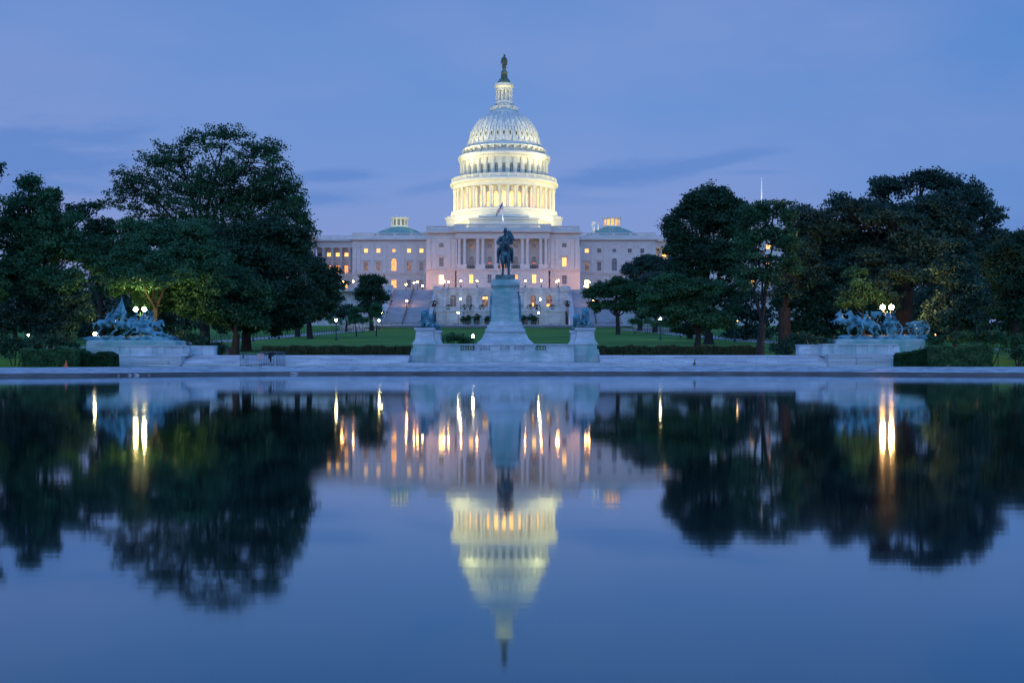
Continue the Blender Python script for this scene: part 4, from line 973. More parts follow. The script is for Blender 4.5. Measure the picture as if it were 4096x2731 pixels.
# ---- end walls and group plinths
def endwall(sx):
    side = 'left' if sx < 0 else 'right'
    t = thing('marble_end_wall', f'curved white marble parapet wall with pilaster strips in front of the {side} bronze group', 'wall', (sx*27,106,.6), 'marble end walls')
    if sx < 0: X = lambda p, Y: FX(p, Y); seg = (453,752); low = (752,858); zT = 1380; st_ = [(448,740,1422,1441),(460,690,1441,1458)]
    else: X = lambda p, Y: FX(p, Y); seg = (3290,3590); low = (3194,3288); zT = 1375; st_ = [(3298,3600,1417,1434),(3410,3600,1434,1450)]
    Y = 104.3; a, b = X(seg[0],Y), X(seg[1],Y); zt = FZ(zT,Y); zb_ = FZ(1420,Y)
    q = MB(); q.box(a+.08,b-.08,Y,Y+1,zb_-.1,zt-.14); q.box(a,b,Y-.12,Y+1.1,zt-.14,zt); q.box(a-.05,b+.05,Y-.1,Y+1.1,zb_-.1,zb_+.16)
    for f in (0,.14,.44,.60,.86,.94): xx = a+(b-a)*f; q.frus(xx+.28, Y+.3, zb_+.16, zt-.142, .3,.42,.22,.36)
    q.build('parapet', 'marb', t)
    q = MB()
    for i, (p0,p1,t0,t1) in enumerate(st_): q.box(X(p0,Y), X(p1,Y), Y-1.2-.3*i, Y+1.2, .4, FZ(t0,Y)-.02 - .002*i)
    q.box(min(X(p0,Y) for p0,_,_,_ in st_)-.05*sx, max(X(p1,Y) for _,p1,_,_ in st_), Y-1.55, Y+1.1, .4, FZ(1458,Y)) 
    q.build('stepped_base', 'marbs', t)
    Y2 = 106.5; a, b = X(low[0],Y2), X(low[1],Y2); zt = FZ(1382 if sx<0 else 1378, Y2)
    q = MB(); q.box(a,b,Y2,Y2+1,1.3,zt-.12); q.box(a-.06,b+.06,Y2-.08,Y2+1.05,zt-.12,zt)
    e_ = b-.55 if sx < 0 else a+.55; q.frus(e_, Y2+.4, 1.5, zt-.122, .55,.5,.42,.45); q.build('return_wall', 'marb', t)
endwall(-1); endwall(1)
def plinth(lab, p0, p1, pt, pb, Y, loc):
    t = thing('group_plinth', lab, 'plinth', loc, 'plinths of the bronze groups')
    a, b = FX(p0,Y), FX(p1,Y); zt = FZ(pt,Y); q = MB(); cx = (a+b)/2; h = (b-a)/2
    q.frus(cx, Y+1.7, .5, zt-.14, h+.03, 1.75, h-.02, 1.7); q.frus(cx, Y+1.7, zt-.14, zt, h-.02, 1.7, h-.12, 1.6); q.build('block', 'marbg', t); return cx, zt
cavx, cavz = plinth('long pale plinth with green stains under the bronze cavalry group at the left', 345, 704, 1360.5, 1413, 110, (FX(524,110),111.7,.6))
artx, artz = plinth('long pale plinth with green stains under the bronze artillery group at the right', 3343.5, 3702, 1356, 1408, 110, (FX(3522,110),111.7,.6))

# ================================================================== SCULPTURE
class Fig(MB):
    def cap(s, p0, r0, p1, r1, n=10):
        p0, p1 = Vector(p0), Vector(p1); d = (p1-p0)
        if d.length < 1e-4: return
        L = d.length; d = d/L; a = d.cross(Vector((0,0,1)))
        if a.length < .05: a = d.cross(Vector((1,0,0)))
        a.normalize(); b = d.cross(a); vs = []; prof = [(-r0,0),(-r0*.7,r0*.71),(0,r0),(L,r1),(L+r1*.7,r1*.71),(L+r1,0)]
        vs.append(p0+d*prof[0][0])
        for t, r in prof[1:-1]:
            for k in range(n): q = 2*math.pi*k/n; vs.append(p0+d*t+(a*math.cos(q)+b*math.sin(q))*r)
        vs.append(p0+d*prof[-1][0]); fs = []; e = len(vs)-1; m = len(prof)-2
        for k in range(n): fs.append((0,1+k,1+(k+1)%n)); fs.append((e, 1+(m-1)*n+(k+1)%n, 1+(m-1)*n+k))
        for j in range(m-1):
            for k in range(n): fs.append((1+j*n+k, 1+(j+1)*n+k, 1+(j+1)*n+(k+1)%n, 1+j*n+(k+1)%n))
        s.add(vs, fs)
    def chain(s, pts, rs):
        for i in range(len(pts)-1): s.cap(pts[i], rs[i], pts[i+1], rs[i+1])
    def ell(s, c, r, rot=None):
        T0 = s.T; A = Matrix.Translation(c) @ (rot if rot is not None else Matrix.Identity(4)); s.T = A if T0 is None else T0 @ A
        s.ball((0,0,0), r, 12, 8); s.T = T0
    def bake(s, name, mat, parent, vox=.04, smooth=2):
        """voxel-union everything into one continuous skin"""
        o = s.build(name, mat, parent, True)
        md = o.modifiers.new('remesh','REMESH'); md.mode = 'VOXEL'; md.voxel_size = vox; md.use_smooth_shade = True
        sm = o.modifiers.new('smooth','SMOOTH'); sm.iterations = smooth; sm.factor = .5
        return o
def Ry(a): return Matrix.Rotation(a,4,'Y')
def Rz(a): return Matrix.Rotation(a,4,'Z')
def horse(f, loc, yaw, sc_=1.0, pitch=0, legs='gallop', neck=None, head=None, tail=True, roll=0):
    T0 = f.T; f.T = Matrix.Translation(loc) @ Rz(yaw) @ Matrix.Scale(sc_,4) @ Matrix.Translation((0,0,1.25)) @ Matrix.Rotation(roll,4,'X') @ Ry(-pitch) @ Matrix.Translation((0,0,-1.25))
    f.chain([(-.62,0,1.3),(-.2,0,1.22),(.25,0,1.22),(.6,0,1.28)], [.33,.31,.32,.30]); f.ell((.62,0,1.15),(.26,.25,.33)); f.ell((-.68,0,1.25),(.30,.29,.32))
    nk = neck or (.98,0,1.95); hd = head or (1.36,0,1.68)
    mid = ((.62+nk[0])/2+.04, nk[1]/2, (1.35+nk[2])/2+.02)
    f.chain([(.6,0,1.38), mid, nk], [.27,.19,.135])
    h1 = tuple(nk[i]+(hd[i]-nk[i])*.45 for i in range(3)); f.chain([nk, h1, hd], [.14,.115,.075])
    f.cap(tuple(nk[i]+(0,.05,.08)[i] for i in range(3)), .04, tuple(nk[i]+(-.02,.07,.22)[i] for i in range(3)), .012); f.cap(tuple(nk[i]+(0,-.05,.08)[i] for i in range(3)), .04, tuple(nk[i]+(-.02,-.07,.22)[i] for i in range(3)), .012)
    for k in range(5):
        t = k/4; c = (.55+(nk[0]-.55)*t-.08, nk[1]*t+.0, 1.55+(nk[2]-1.5)*t); f.ell(c, (.09,.07,.15))
    L = {'stand': [[(.5,.17,1.1),(.52,.17,.62),(.5,.17,.1),(.56,.17,.03)],[(.5,-.17,1.1),(.5,-.17,.62),(.48,-.17,.1),(.54,-.17,.03)],[(-.66,.18,1.15),(-.5,.18,.75),(-.82,.18,.48),(-.74,.18,.04)],[(-.66,-.18,1.15),(-.5,-.18,.75),(-.82,-.18,.48),(-.74,-.18,.04)]],
         'gallop': [[(.55,.16,1.05),(1.0,.17,.92),(1.0,.17,.55),(.9,.17,.45)],[(.55,-.16,1.05),(.95,-.18,.75),(1.28,-.18,.5),(1.4,-.18,.42)],[(-.68,.18,1.12),(-.75,.2,.72),(-1.15,.2,.5),(-1.4,.2,.2)],[(-.68,-.18,1.12),(-.55,-.2,.7),(-.95,-.2,.45),(-1.1,-.2,.1)]],
         'lunge': [[(.55,.16,1.05),(.95,.17,.75),(1.25,.17,.35),(1.4,.17,.1)],[(.55,-.16,1.05),(1.05,-.18,.95),(1.2,-.18,.6),(1.08,-.18,.48)],[(-.68,.18,1.12),(-.5,.2,.72),(-.9,.2,.4),(-1.0,.2,.08)],[(-.68,-.18,1.12),(-.75,-.2,.7),(-1.15,-.2,.45),(-1.4,-.2,.15)]],
         'rear': [[(.55,.16,1.05),(1.0,.17,1.1),(1.1,.17,.72),(1.0,.17,.6)],[(.55,-.16,1.05),(.98,-.18,1.02),(1.25,-.18,.75),(1.36,-.18,.68)],[(-.68,.18,1.12),(-.4,.2,.75),(-.72,.2,.4),(-.66,.2,-.1)],[(-.68,-.18,1.12),(-.45,-.2,.75),(-.8,-.2,.4),(-.8,-.2,-.1)]],
         'fold': [[(.55,.16,1.05),(.95,.2,.8),(.75,.2,.62),(.6,.2,.6)],[(.55,-.16,1.05),(1.1,-.18,.9),(1.3,-.18,.75),(1.45,-.18,.7)],[(-.68,.18,1.12),(-.35,.22,.95),(-.6,.22,.75),(-.3,.22,.7)],[(-.68,-.18,1.12),(-.6,-.3,.9),(-.95,-.3,.8),(-1.15,-.3,.75)]]}[legs]
    for i, l in enumerate(L):
        f.chain(l, [.16 if i < 2 else .2, .085, .055, .065])
    if tail: f.chain([(-.9,0,1.4),(-1.15,0,1.35),(-1.4,0,1.1),(-1.5,0,.8)], [.08,.1,.09,.03]) if legs != 'stand' else f.chain([(-.92,0,1.4),(-1.05,0,1.1),(-1.05,0,.55)], [.08,.1,.04])
    f.T = T0
def rider(f, loc, yaw, sc_=1.0, lean=.2, arm=None, hat=True, arm2=None, cape=False, pitch=0):
    T0 = f.T; f.T = Matrix.Translation(loc) @ Rz(yaw) @ Matrix.Scale(sc_,4) @ Ry(-pitch)
    f.ell((0,0,1.55),(.18,.2,.16)); sh = (lean*.6,0,2.08); f.chain([(0,0,1.58),(lean*.3,0,1.85),sh], [.17,.18,.17]); f.cap((sh[0],.19,sh[2]+.01),.09,(sh[0],-.19,sh[2]+.01),.09)
    hd = (lean+.03,0,2.40); f.cap(sh,.07,(hd[0],0,2.3),.06); f.ell(hd,(.115,.10,.14)); f.cap((hd[0]+.09,0,hd[2]-.02),.025,(hd[0]+.13,0,hd[2]-.04),.02)
    if hat: f.ell((hd[0]-.01,0,hd[2]+.1),(.12,.11,.08)); f.ell((hd[0]+.1,0,hd[2]+.06),(.09,.08,.02))
    for s in (-1,1):
        f.chain([(0,s*.14,1.52),(.38,s*.36,1.32),(.2,s*.42,.85)], [.14,.1,.07]); f.chain([(.2,s*.42,.87),(.2,s*.42,.78),(.38,s*.42,.76)], [.075,.065,.05])
        a = arm if s > 0 else arm2
        if a is None: a = [(lean*.6+.05,s*.3,1.78),(lean+.3,s*.12,1.7)]
        f.chain([(sh[0],s*.23,sh[2]), a[0], a[1]], [.085,.065,.05]); f.ell(a[1],(.06,.05,.05))
    if cape: f.ell((-.05,0,1.85),(.2,.33,.3))
    f.T = T0
def bronze_base(name, parent, x0, x1, y0, y1, z0, h, seed):
    rnd = random.Random(seed); f = Fig(); cx, cy = (x0+x1)/2, (y0+y1)/2
    f.box(x0, x1, y0, y1, z0, z0+h*.55)
    for k in range(60): f.ell((rnd.uniform(x0+.2,x1-.2), rnd.uniform(y0+.15,y1-.15), z0+h*.45), (rnd.uniform(.2,.5), rnd.uniform(.15,.35), rnd.uniform(.08,h*.6)))
    return f.bake(name, 'patina', parent, .06, 1)
# --- bronze horseman facing the camera
gs = thing('equestrian_statue', 'dark bronze rider in a slouch hat on a standing horse atop the tall central pedestal', 'statue', (GX,gy,gz(1118)))
ZP = gz(1118)
q = MB(); q.box(GX-.91,GX+.91,gy-1.7,gy+1.9,ZP,ZP+.36); q.box(GX-.88,GX+.88,gy-1.66,gy+1.86,ZP+.36,ZP+.44); q.build('plinth', 'bronze', gs)
ZH = ZP+.43; f = Fig(); f.T = Matrix.Translation((GX+.02,gy,ZH))
# horse, x right, y away; front towards -y
f.chain([(0,-.75,2.05),(0,0,2.0),(0,.8,2.15),(0,1.3,2.2)], [.50,.52,.50,.48]); f.ell((0,-.95,2.0),(.46,.38,.58)); f.ell((0,1.35,2.1),(.5,.5,.55))
f.chain([(.0,-.95,2.35),(.06,-1.25,2.95),(.20,-1.35,3.45),(.30,-1.35,3.75)], [.42,.33,.25,.20])
f.chain([(.32,-1.38,3.85),(.50,-1.62,3.62),(.70,-1.88,3.28),(.75,-1.95,3.18)], [.22,.19,.135,.13]); f.ell((.3,-1.4,3.62),(.17,.2,.22))
f.cap((.27,-1.30,4.0),.06,(.25,-1.28,4.25),.02); f.cap((.46,-1.30,4.0),.06,(.50,-1.27,4.26),.02)
for k in range(6): t_ = k/5; f.ell((-.06+.26*t_,-.75-.42*t_,2.75+1.1*t_),(.1,.14,.2))
f.chain([(-.24,-1.0,1.65),(-.22,-1.08,.95),(-.25,-1.04,.28),(-.26,-1.12,.1)], [.26,.14,.095,.10]); f.ell((-.27,-1.2,.09),(.15,.18,.11)); f.ell((-.22,-1.1,.93),(.13,.13,.16))
f.chain([(.25,-1.0,1.65),(.30,-1.05,.95),(.31,-1.0,.28),(.32,-1.08,.1)], [.26,.14,.09,.10]); f.ell((.33,-1.16,.09),(.15,.18,.11)); f.ell((.30,-1.07,.93),(.13,.13,.16))
for s in (-1,1): f.chain([(s*.25,1.35,1.85),(s*.27,1.15,1.3),(s*.27,1.6,.85),(s*.25,1.45,.2)], [.32,.2,.11,.09]); f.ell((s*.25,1.38,.1),(.14,.18,.1))
f.chain([(0,1.75,2.35),(0,1.95,2.0),(0,1.95,1.1)], [.1,.15,.06])
f.bake('horse', 'bronze', gs, .045, 2)
f = Fig(); f.T = Matrix.Translation((GX+.0,gy,ZH)); x0 = -.02
f.ell((x0,.0,2.62),(.36,.34,.3)); f.chain([(x0,.0,2.7),(x0-.02,-.02,3.1),(x0-.03,-.05,3.5)], [.34,.34,.34]); f.cap((x0-.36,-.02,3.52),.19,(x0+.34,-.02,3.55),.19)
f.ell((x0-.02,.05,3.45),(.45,.30,.32)); f.chain([(x0-.03,-.08,3.7),(x0+.0,-.12,3.85)], [.14,.13]); f.ell((x0+.02,-.14,3.98),(.155,.17,.22)); f.ell((x0+.03,-.3,3.88),(.1,.07,.1)); f.cap((x0+.02,-.3,4.0),.04,(x0+.02,-.35,3.96),.03)
f.ell((x0+.03,-.14,4.12),(.27,.29,.045)); f.chain([(x0+.03,-.12,4.14),(x0+.03,-.11,4.33)], [.18,.155]); f.ell((x0+.03,-.11,4.36),(.17,.18,.07))
f.chain([(x0-.42,.0,3.5),(x0-.68,.05,3.12),(x0-.40,-.32,2.85)], [.2,.17,.12]); f.ell((x0-.36,-.36,2.83),(.1,.11,.09))
f.chain([(x0+.38,.0,3.5),(x0+.62,.02,3.08),(x0+.42,-.45,2.95)], [.2,.16,.12]); f.ell((x0+.38,-.5,2.94),(.1,.11,.09))
for s in (-1,1):
    f.chain([(x0+s*.2,.0,2.62),(x0+s*.55,-.42,2.45),(x0+s*.62,-.40,2.1)], [.24,.2,.17]); f.ell((x0+s*.58,-.35,2.35),(.19,.27,.30))
    f.chain([(x0+s*.62,-.42,2.15),(x0+s*.64,-.32,1.75),(x0+s*.66,-.30,1.35)], [.17,.145,.115]); f.chain([(x0+s*.66,-.28,1.27),(x0+s*.72,-.60,1.24)], [.11,.085])
f.bake('rider', 'bronze', gs, .04, 2)
q = MB(); q.tube([(GX+.52,gy-1.9,ZH+3.25),(GX+.66,gy-1.3,ZH+2.9),(GX+.45,gy-.6,ZH+2.95)], .022, 5); q.tube([(GX+.1,gy-1.7,ZH+3.3),(GX-.1,gy-1.2,ZH+3.0),(GX-.3,gy-.4,ZH+2.85)], .022, 5)
for s in (-1,1): q.tube([(GX+s*.6,gy-.25,ZH+2.2),(GX+s*.72,gy-.35,ZH+1.35),(GX+s*.72,gy-.5,ZH+1.18),(GX+s*.6,gy-.3,ZH+1.2)], .025, 5)
q.build('bridle_and_stirrups', 'bronze', gs)
# --- lions
def lion(cx, cy, lab, yaw, hb):
    t = thing('bronze_lion', lab, 'statue', (cx,cy,3.97), 'lions guarding the central statue')
    rnd = random.Random(int(cx*10+cy)); f = Fig(); f.frus(cx, cy, 3.972, 3.97+hb, .78, .80, .66, .76)
    for k in range(16): f.ell((cx+rnd.uniform(-.6,.6), cy+rnd.uniform(-.65,.65), 3.97+hb*.75), (.28,.12,hb*.35+.03), Rz(rnd.uniform(-.4,.4)))
    f.bake('draped_base', 'bronze', t, .03, 1)
    f = Fig(); f.T = Matrix.Translation((cx,cy,3.94+hb)) @ Rz(yaw) @ Matrix.Scale(1.0,4)
    f.chain([(0,-.15,.48),(0,.25,.42),(0,.52,.36)], [.33,.32,.30]); f.ell((.24,.5,.26),(.2,.3,.26)); f.ell((-.24,.5,.26),(.2,.3,.26))
    hz = 1.22
    f.chain([(0,-.25,.5),(0,-.34,.85),(0,-.36,hz)], [.34,.37,.31]); f.ell((0,-.33,hz+.02),(.35,.28,.30)); f.ell((0,-.42,.82),(.34,.27,.48))
    f.ell((0,-.60,hz+.03),(.18,.17,.17)); f.ell((0,-.78,hz-.04),(.115,.12,.08)); f.ell((0,-.72,hz-.19),(.085,.11,.04)); f.ell((0,-.64,hz+.17),(.15,.09,.045))
    for s in (-1,1):
        f.ell((s*.24,-.38,hz+.25),(.07,.05,.07))
        for k in range(6): f.ell((s*(.30-.015*k),-.40,hz+.05-.17*k),(.09,.16,.13)); f.ell((s*(.16),-.56+.01*k,hz-.25-.13*k),(.09,.1,.12))
        f.chain([(s*.31,-.34,.50),(s*.29,-.48,.30),(s*.15,-.78,.10)], [.13,.10,.085]); f.ell((s*.14,-.84,.09),(.10,.12,.08))
    f.chain([(.1,.8,.2),(.4,.8,.1),(.62,.5,.06)], [.06,.05,.07])
    f.bake('lion', 'patina', t, .03, 1)
lion(LI[0][0], LI[0][1]+.1, 'green bronze lion facing the pool on the front left pedestal', R(0), .14)
lion(LI[1][0], LI[1][1]+.1, 'green bronze lion facing the pool on the front right pedestal', R(8), .30)
lion(LI[2][0], LI[2][1], 'green bronze lion with lowered head on the rear left pedestal', R(-32), .12)
lion(LI[3][0], LI[3][1], 'green bronze lion half hidden on the rear right pedestal', R(-35), .14)
# --- cavalry group (travels right)
cv = thing('cavalry_sculpture', 'green bronze group of charging horsemen with a tall drooping flag on the left plinth', 'sculpture', (cavx,111.7,cavz))
Yg = 111.6; k_ = Yg/FP/5.88*1.0
def CV(cxp, dy=0): return FX(340+cxp/5.88, Yg)
def CZ(cyp): return FZ(1180+cyp/5.88, Yg)
bz = cavz+.32
bronze_base('rocky_base', cv, CV(60), CV(2120), 110.25, 113.15, cavz, .5, 3)
S = .92
def HR(name, xpix, zoff, dy, pitch, legs, rid, yaw=0, neck=None, head=None, roll=0, sc_=S):
    f = Fig(); horse(f, (CV(xpix), Yg+dy, bz+zoff), yaw, sc_, pitch, legs, neck, head, roll=roll)
    if rid is not None: 
        px_ = CV(xpix)+rid.get('dx',-.12); rider(f, (px_, Yg+dy, bz+zoff+rid.get('dz',.0)), yaw, sc_*1.0, **{k:v for k,v in rid.items() if k not in ('dx','dz')})
    return f.bake(name, 'patina', cv, .035, 1)
HR('horse_and_rider', 560, .25, -.6, R(14), 'gallop', dict(lean=.45,dz=.02,pitch=-.1), neck=(1.0,0,1.75), head=(1.42,0,1.66))
HR('horse_and_rider', 900, .05, -.1, R(2), 'gallop', dict(lean=.35,dz=.0), neck=(.98,0,1.75), head=(1.38,0,1.5))
HR('horse_and_rider', 1130, .0, .5, R(4), 'gallop', dict(lean=.3,dz=-.05))
HR('horse_and_rider', 1330, .0, -.15, R(-4), 'lunge', dict(lean=.4,dz=-.12), neck=(.95,0,1.6), head=(1.3,0,1.3))
HR('horse_and_rider', 1560, .05, .25, R(-8), 'lunge', dict(lean=.2,dz=.0,arm2=[(.1,-.35,2.3),(-.3,-.3,2.75)]), neck=(1.0,0,1.65), head=(1.22,0,1.22))
HR('fallen_horse_and_rider', 1480, -.48, -.85, R(-12), 'fold', dict(lean=.9,dz=.0,dx=-.1,pitch=-.9,hat=False), neck=(1.0,0,1.05), head=(1.2,-.05,.72), sc_=.88)
# flag
f = MB(); p0 = (CV(985), Yg+.2, CZ(440)-.6); p1 = (CV(845), Yg+.2, CZ(35)); f.tube([p0,p1], .03, 6); f.ball(p1, .06, 6, 4); f.build('flag_pole', 'patina', cv)
f = MB(); Nf = 9; colsf = []
for i in range(Nf+1):
    t_ = i/Nf; top = Vector((CV(850+70*t_*0), 0, CZ(70)))
    bx = 620+ (960-620)*t_; 
    row = []
    for j in range(9):
        u = j/8; xx = (855+ (bx-855)*u**1.05); zz = 75+ (CZ and 0) + (480-75)*u+ 60*u*math.sin(math.pi*t_); row.append((CV(xx), Yg+.2+.14*math.sin(t_*14)*u, CZ(zz)))
    colsf.append(row)
vs = [p for r_ in colsf for p in r_]; f.add(vs, [(i*9+j,(i+1)*9+j,(i+1)*9+j+1,i*9+j+1) for i in range(Nf) for j in range(8)])
o = f.build('flag', 'patina', cv, True); md = o.modifiers.new('s','SOLIDIFY'); md.thickness = .05
# sabre lifted by the leading rider
f = MB(); f.tube([(CV(1545),Yg+.05,CZ(510)),(CV(1440),Yg+.05,CZ(370))], .03, 5); f.build('sabre', 'patina', cv)
# --- artillery group (travels left)
at_ = thing('artillery_sculpture', 'green bronze horse team pulling a wheeled gun carriage with soldiers on the right plinth', 'sculpture', (artx,111.7,artz))
def AX(c): return FX(3250+c/4.276, Yg)
def AZ(c): return FZ(1220+c/4.276, Yg)
bz = artz+.3
bronze_base('rocky_base', at_, AX(430), AX(1900), 110.25, 113.15, artz, .45, 5)
f = Fig(); horse(f, (AX(610),Yg+.9,bz+.15), math.pi+.1, .95, R(22), 'rear', (.92,0,1.85), (1.15,0,1.45)); f.bake('rearing_horse', 'patina', at_, .035, 1)
f = Fig(); horse(f, (AX(760),Yg-.05,bz+.12), math.pi, .98, R(18), 'rear', (.95,0,1.9), (1.2,0,1.5)); f.bake('rearing_horse', 'patina', at_, .035, 1)
f = Fig(); horse(f, (AX(860),Yg-.7,bz-.05), math.pi-.12, .98, R(12), 'lunge', (.95,0,1.7), (1.2,0,1.3)); rider(f, (AX(850),Yg-.65,bz-.05), math.pi, .92, lean=-.3, arm=[(.35,.3,2.2),(.75,.3,2.45)]); f.bake('horse_and_rider', 'patina', at_, .035, 1)
f = Fig(); horse(f, (AX(1010),Yg+.3,bz-.25), math.pi, .92, R(6), 'lunge', (.95,0,1.7), (1.25,0,1.35)); rider(f, (AX(1010),Yg+.3,bz-.2), math.pi, .9, lean=.3); f.bake('horse_and_rider', 'patina', at_, .035, 1)
q = MB(); 
fl = [(AX(1020),Yg+.1,AZ(110)),(AX(1200),Yg+.1,AZ(105)),(AX(1180),Yg+.15,AZ(190)),(AX(1110),Yg,AZ(160)),(AX(1090),Yg+.1,AZ(235)),(AX(1000),Yg+.1,AZ(200))]
q.tube([(AX(1000),Yg+.1,AZ(330)),(AX(1010),Yg+.1,AZ(95))], .03, 6); q.build('guidon_staff', 'patina', at_)
q = MB(); q.add(fl, [(0,5,4,3,2,1)]); o = q.build('guidon', 'patina', at_); md = o.modifiers.new('s','SOLIDIFY'); md.thickness = .05
def wheel(cx, cz, y, r):
    q = MB(); q.T = Matrix.Translation((cx,y,cz)) @ Matrix.Rotation(math.pi/2,4,'X')
    N = 28; t_ = .075
    vs = []; 
    for k in range(N):
        a = 2*math.pi*k/N
        for rr, zz in ((r,-.06),(r,.06),(r-t_*1.4,.06),(r-t_*1.4,-.06)): vs.append((rr*math.cos(a),rr*math.sin(a),zz))
    q.add(vs, [(4*k+j,4*k+(j+1)%4,4*((k+1)%N)+(j+1)%4,4*((k+1)%N)+j) for k in range(N) for j in range(4)])
    for k in range(12): a = 2*math.pi*(k+.3)/12; q.tube([(.1*math.cos(a),.1*math.sin(a),0),((r-.08)*math.cos(a),(r-.08)*math.sin(a),0)], [.04,.028], 6)
    q.lathe([(.12,-.09),(.15,-.05),(.15,.05),(.11,.14),(.07,.2)], 0, 0, 14); q.T = None; q.build('wheel', 'patina', at_)
for yy in (Yg-1.05, Yg+.6): wheel(AX(1340), AZ(425), yy, .755); wheel(AX(1805), AZ(405), yy, .745)
q = MB(); q.tube([(AX(1340),Yg-1.1,AZ(425)),(AX(1340),Yg+.65,AZ(425))], .07, 8); q.tube([(AX(1805),Yg-1.1,AZ(405)),(AX(1805),Yg+.65,AZ(405))], .07, 8)
q.box(AX(1230), AX(1440), Yg-.75, Yg+.3, AZ(330), AZ(270)); q.tube([(AX(1340),Yg-.22,AZ(425)),(AX(1500),Yg-.22,AZ(415)),(AX(1680),Yg-.22,AZ(370)),(AX(1800),Yg-.22,AZ(340))], [.08,.09,.11,.13], 8)
q.tube([(AX(1060),Yg-.22,AZ(400)),(AX(1340),Yg-.22,AZ(415))], .05, 6); q.build('gun_carriage', 'patina', at_)
q = MB(); q.tube([(AX(1580),Yg-.22,AZ(325)),(AX(1620),Yg-.22,AZ(326)),(AX(1750),Yg-.22,AZ(330)),(AX(1900),Yg-.22,AZ(352)),(AX(1945),Yg-.22,AZ(356)),(AX(1952),Yg-.22,AZ(357))], [.07,.15,.15,.12,.13,.10], 12); q.build('gun_barrel', 'patina', at_)
for i, (xx, dy, ln) in enumerate(((1240,-.45,-.1),(1330,.0,.15),(1400,-.4,.25))):
    f = Fig(); rider(f, (AX(xx),Yg+dy,AZ(290)-1.28), math.pi, .82, lean=ln, pitch=0); f.ell((AX(xx),Yg+dy,AZ(300)),(.25,.22,.2)); f.bake('seated_soldier', 'patina', at_, .035, 1)
# --- robed statue on the dome
fs = thing('rooftop_statue', 'dark bronze robed figure with a crested helmet on top of the dome', 'statue', (DX,DY,109.44))
f = Fig(); f.T = Matrix.Translation((DX,DY,109.44)); f.chain([(0,0,.15),(0,0,1.2),(.05,0,2.5),(0,0,3.3),(0,0,4.2)], [.55,.78,.85,.95,.72])
f.cap((-.6,0,4.2),.3,(.55,0,4.2),.3); f.chain([(0,0,4.5),(.05,0,4.8)],[.25,.22]); f.ell((.1,0,5.1),(.33,.36,.38)); f.chain([(.1,0,5.3),(-.1,0,5.6),(-.25,0,5.85)],[.25,.18,.06]); f.cap((.1,0,5.4),.16,(.55,0,5.3),.1)
f.chain([(-.75,0,4.0),(-1.0,0,3.0),(-1.1,0,2.1)],[.28,.25,.14]); f.chain([(.7,0,4.0),(1.05,0,3.1),(.98,0,1.6)],[.28,.25,.14]); f.cap((-1.1,.0,2.1),.1,(-1.12,0,1.5),.05)
for k in range(7): a = math.pi*k/6; f.cap((.75*math.cos(a),-.75*math.sin(a)*.8,.3),.1,(.55*math.cos(a),-.6*math.sin(a),4.0),.08)
f.bake('figure', 'bronzef', fs, .07, 1)
# --- flags on the roof
def flagpole(lab, x, y, z0, h, withflag):
    t = thing('flagpole', lab, 'flagpole', (x,y,z0), None)
    q = MB(); q.lathe([(.25,z0),(.24,z0+h*.5),(.18,z0+h)], x, y, 8); q.ball((x,y,z0+h+.12), .18, 8, 5); q.build('pole', 'white', t)
    if withflag:
        M['flagmat'], nt2, b2 = newmat('striped_flag'); tc2 = nd(nt2,'ShaderNodeTexCoord'); s2 = nd(nt2,'ShaderNodeSeparateXYZ'); nt2.links.new(tc2.outputs['UV'], s2.inputs[0])
        wv = nd(nt2,'ShaderNodeMath', operation='MULTIPLY'); wv.inputs[1].default_value = 6.5; nt2.links.new(s2.outputs[1], wv.inputs[0])
        fr = nd(nt2,'ShaderNodeMath', operation='FRACT'); nt2.links.new(wv.outputs[0], fr.inputs[0]); gt = nd(nt2,'ShaderNodeMath', operation='GREATER_THAN'); gt.inputs[1].default_value = .5; nt2.links.new(fr.outputs[0], gt.inputs[0])
        mA = nd(nt2,'ShaderNodeMix', data_type='RGBA'); nt2.links.new(gt.outputs[0], mA.inputs['Factor']); mA.inputs['A'].default_value = (.55,.06,.07,1); mA.inputs['B'].default_value = (.8,.8,.78,1)
        u1 = nd(nt2,'ShaderNodeMath', operation='LESS_THAN'); u1.inputs[1].default_value = .4; nt2.links.new(s2.outputs[0], u1.inputs[0]); v1 = nd(nt2,'ShaderNodeMath', operation='GREATER_THAN'); v1.inputs[1].default_value = .46; nt2.links.new(s2.outputs[1], v1.inputs[0])
        an = nd(nt2,'ShaderNodeMath', operation='MULTIPLY'); nt2.links.new(u1.outputs[0], an.inputs[0]); nt2.links.new(v1.outputs[0], an.inputs[1])
        mB = nd(nt2,'ShaderNodeMix', data_type='RGBA'); nt2.links.new(an.outputs[0], mB.inputs['Factor']); nt2.links.new(mA.outputs['Result'], mB.inputs['A']); mB.inputs['B'].default_value = (.03,.04,.14,1); nt2.links.new(mB.outputs['Result'], b2.inputs['Base Color'])
        q = MB(); nu, nv = 14, 8; vs = []; uv = []
        for i in range(nu+1):
            for j in range(nv+1):
                u, v = i/nu, j/nv
                X = x-.15-2.0*u-.25*(1-v)*u; Z = z0+h-.25-3.3*u*1.0-(1-v)*1.75; vs.append((X, y+.25*math.sin(u*9+v*2)*(u+.2), Z)); uv.append((u,v))
        q.add(vs, [(i*(nv+1)+j,(i+1)*(nv+1)+j,(i+1)*(nv+1)+j+1,i*(nv+1)+j+1) for i in range(nu) for j in range(nv)])
        fo = q.build('flag', 'flagmat', t, True); ul = fo.data.uv_layers.new(name='uv')
        for lp in fo.data.loops: ul.data[lp.index].uv = uv[lp.vertex_index]
        md = fo.modifiers.new('s','SOLIDIFY'); md.thickness = .03
